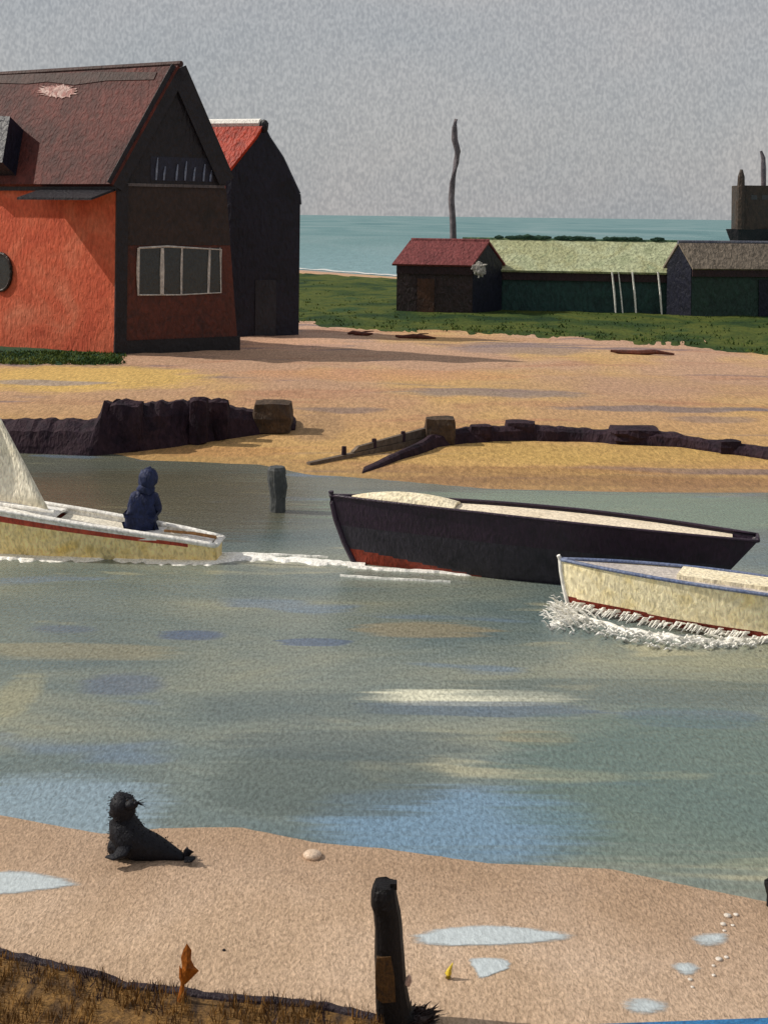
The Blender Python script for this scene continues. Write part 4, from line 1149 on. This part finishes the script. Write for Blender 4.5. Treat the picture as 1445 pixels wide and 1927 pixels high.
# grassy bank in the corner
EDGE = [(-400, 1700), (-150, 1762), (0, 1803), (60, 1818), (120, 1832), (190, 1846), (230, 1866), (300, 1872), (360, 1880), (420, 1890), (500, 1894), (570, 1900), (640, 1912), (700, 1926), (760, 1950)]
bank_m = paint('dry_bank', [(54, 44, 38), (92, 70, 46), (132, 100, 58), (76, 60, 46)], .05, .25, .85, .6, .15, (1.6, .5, 1), 1)
lip_m = paint('dark_peat', [(26, 18, 26), (42, 30, 38), (32, 24, 32)], .035, .2, .6, .6, .3)
bm = bmesh.new(); rows = []
for px in frange(-400, 770, 10):
    e0 = interp(EDGE, px) + 3 * noise.noise(Vector((px * .03, 0, 0))); row = []
    for k, f_ in enumerate((0, 6, 18, 40, 90, 180, 400, 900, 2200)):
        g = ground(px, e0 + f_); g.z += (0., .05, .07, .08, .09, .10, .10, .10, .06)[k] + .02 * noise.noise(g * 3)
        row.append(bm.verts.new(g))
    rows.append(row)
for a, b in zip(rows, rows[1:]):
    for k in range(len(a) - 1): bm.faces.new([a[k], a[k + 1], b[k + 1], b[k]])
bank = obj('bank', bm, bank_m, smooth=True); tag(bank, 'dry ochre grass bank in the lower left corner', kind='structure')
bm = bmesh.new(); P = []; RR = []
for px in frange(-400, 725, 12):
    e0 = interp(EDGE, px) + 3 * noise.noise(Vector((px * .03, 0, 0)))
    P.append(ground(px, e0 + 3) + Vector((0, 0, .045 + .008 * noise.noise(Vector((px * .05, 3, 0)))))); RR.append((.045 + .014 * noise.noise(Vector((px * .04, 7, 0))), .036 + .014 * noise.noise(Vector((px * .06, 1, 0)))))
tube(bm, P, RR, 8)
lip = tag(obj('edging_log', bm, lip_m), 'long dark weathered timber edging the top of the grass bank', 'log')
def bank_point(px, f_):
    e0 = interp(EDGE, px); g = ground(px, e0 + f_); g.z += .07; return g
bm = bmesh.new()
for i in range(2600):
    px = random.uniform(-120, 720); f_ = 10 + random.random() * 150
    if interp(EDGE, px) + f_ > 1990: continue
    dens = noise.noise(Vector((px * .025, f_ * .02, 0)))
    if dens < -.15: continue
    blades(bm, bank_point(px, f_), .10, 2, .012, .22, .0045)
tag(obj('grass', bm, paint('dry_grass', [(78, 58, 38), (128, 94, 52), (170, 130, 74)], .05, .3, .85, .2, .1)), 'dry ochre grass on the corner bank', 'grass', kind='stuff')
bm = bmesh.new()
for px in list(range(-60, 700, 9)):
    k = noise.noise(Vector((px * .035, 8, 0)))
    for j in range(3 if k < .05 else 9):
        blades(bm, bank_point(px + random.uniform(-8, 8), random.uniform(-6, 6)) - Vector((0, 0, .05)), (.045 + (.035 if k > .05 else 0)), 2, .015, .2, .004)
for c in (165, 190, 290, 60, 520, 610):
    for j in range(26): blades(bm, bank_point(c + random.gauss(0, 8), random.uniform(4, 60)), .075, 2, .02, .3, .005)
tag(obj('grass', bm, paint('dark_violet_grass', [(48, 38, 46), (72, 60, 62)], .05, .3, .8, .2, .1)), 'dark grass tips along the edge of the corner bank', 'grass', kind='stuff')

# orange withered plant
pb2 = ground(340, 1903); pl_ = thing('dried_plant', pb2, 'rust orange withered plant with one broad leaf on the grass bank', 'plant')
or_m = paint('rust_orange_leaf', [(124, 66, 16), (170, 96, 26), (148, 82, 30)], .025, .1, .6, .6, .3)
q = lambda px, py, y=0.: at(px, py, pb2.y + y)
bm = bmesh.new(); tube(bm, [q(338, 1910), q(339, 1890), q(342, 1872), q(344, 1852), q(341, 1830)], [.018, .026, .022, .014, .01], 8); obj('stem', bm, or_m, pl_)
def leaf(pts, name, th=.012, bulge=.03):
    bm = bmesh.new(); c_ = sum((q(*p_) for p_ in pts), Vector()) / len(pts)
    front = [bm.verts.new(q(*p_)) for p_ in pts]; cf = bm.verts.new(c_ + Vector((0, -bulge, 0))); cb = bm.verts.new(c_ + Vector((0, th, 0)))
    for k in range(len(pts)):
        bm.faces.new([front[k], front[(k + 1) % len(pts)], cf]); bm.faces.new([front[(k + 1) % len(pts)], front[k], cb])
    return obj(name, bm, or_m, pl_)
leaf([(352, 1775), (361, 1788), (360, 1806), (366, 1818), (375, 1827), (364, 1838), (352, 1850), (344, 1856), (340, 1838), (343, 1818), (341, 1802), (345, 1788)], 'leaf')
leaf([(338, 1816), (344, 1826), (346, 1842), (342, 1852), (337, 1840)], 'leaf', .008, .015)
leaf([(333, 1880), (339, 1868), (346, 1876), (344, 1894), (338, 1902), (333, 1896)], 'leaf', .01, .02)

# blue plank at the bottom right
a, b = ground(975, 1938), ground(1700, 1911)
bm = bmesh.new(); dr = (b - a); nn = Vector((dr.y, -dr.x, 0)).normalized() * .16
slab(bm, [a + Vector((0, 0, -.02)), b + Vector((0, 0, -.02)), b + nn + Vector((0, 0, -.02)), a + nn + Vector((0, 0, -.02))], Vector((0, 0, .045)))
bmesh.ops.bevel(bm, geom=bm.edges[:], offset=.006, segments=2, affect='EDGES')
tag(obj('plank', bm, paint('bright_blue_paint', [(30, 88, 138), (52, 118, 170), (40, 100, 150)], .03, .2, .5, .4)), 'bright blue painted plank lying on the sand at the bottom edge', 'plank')
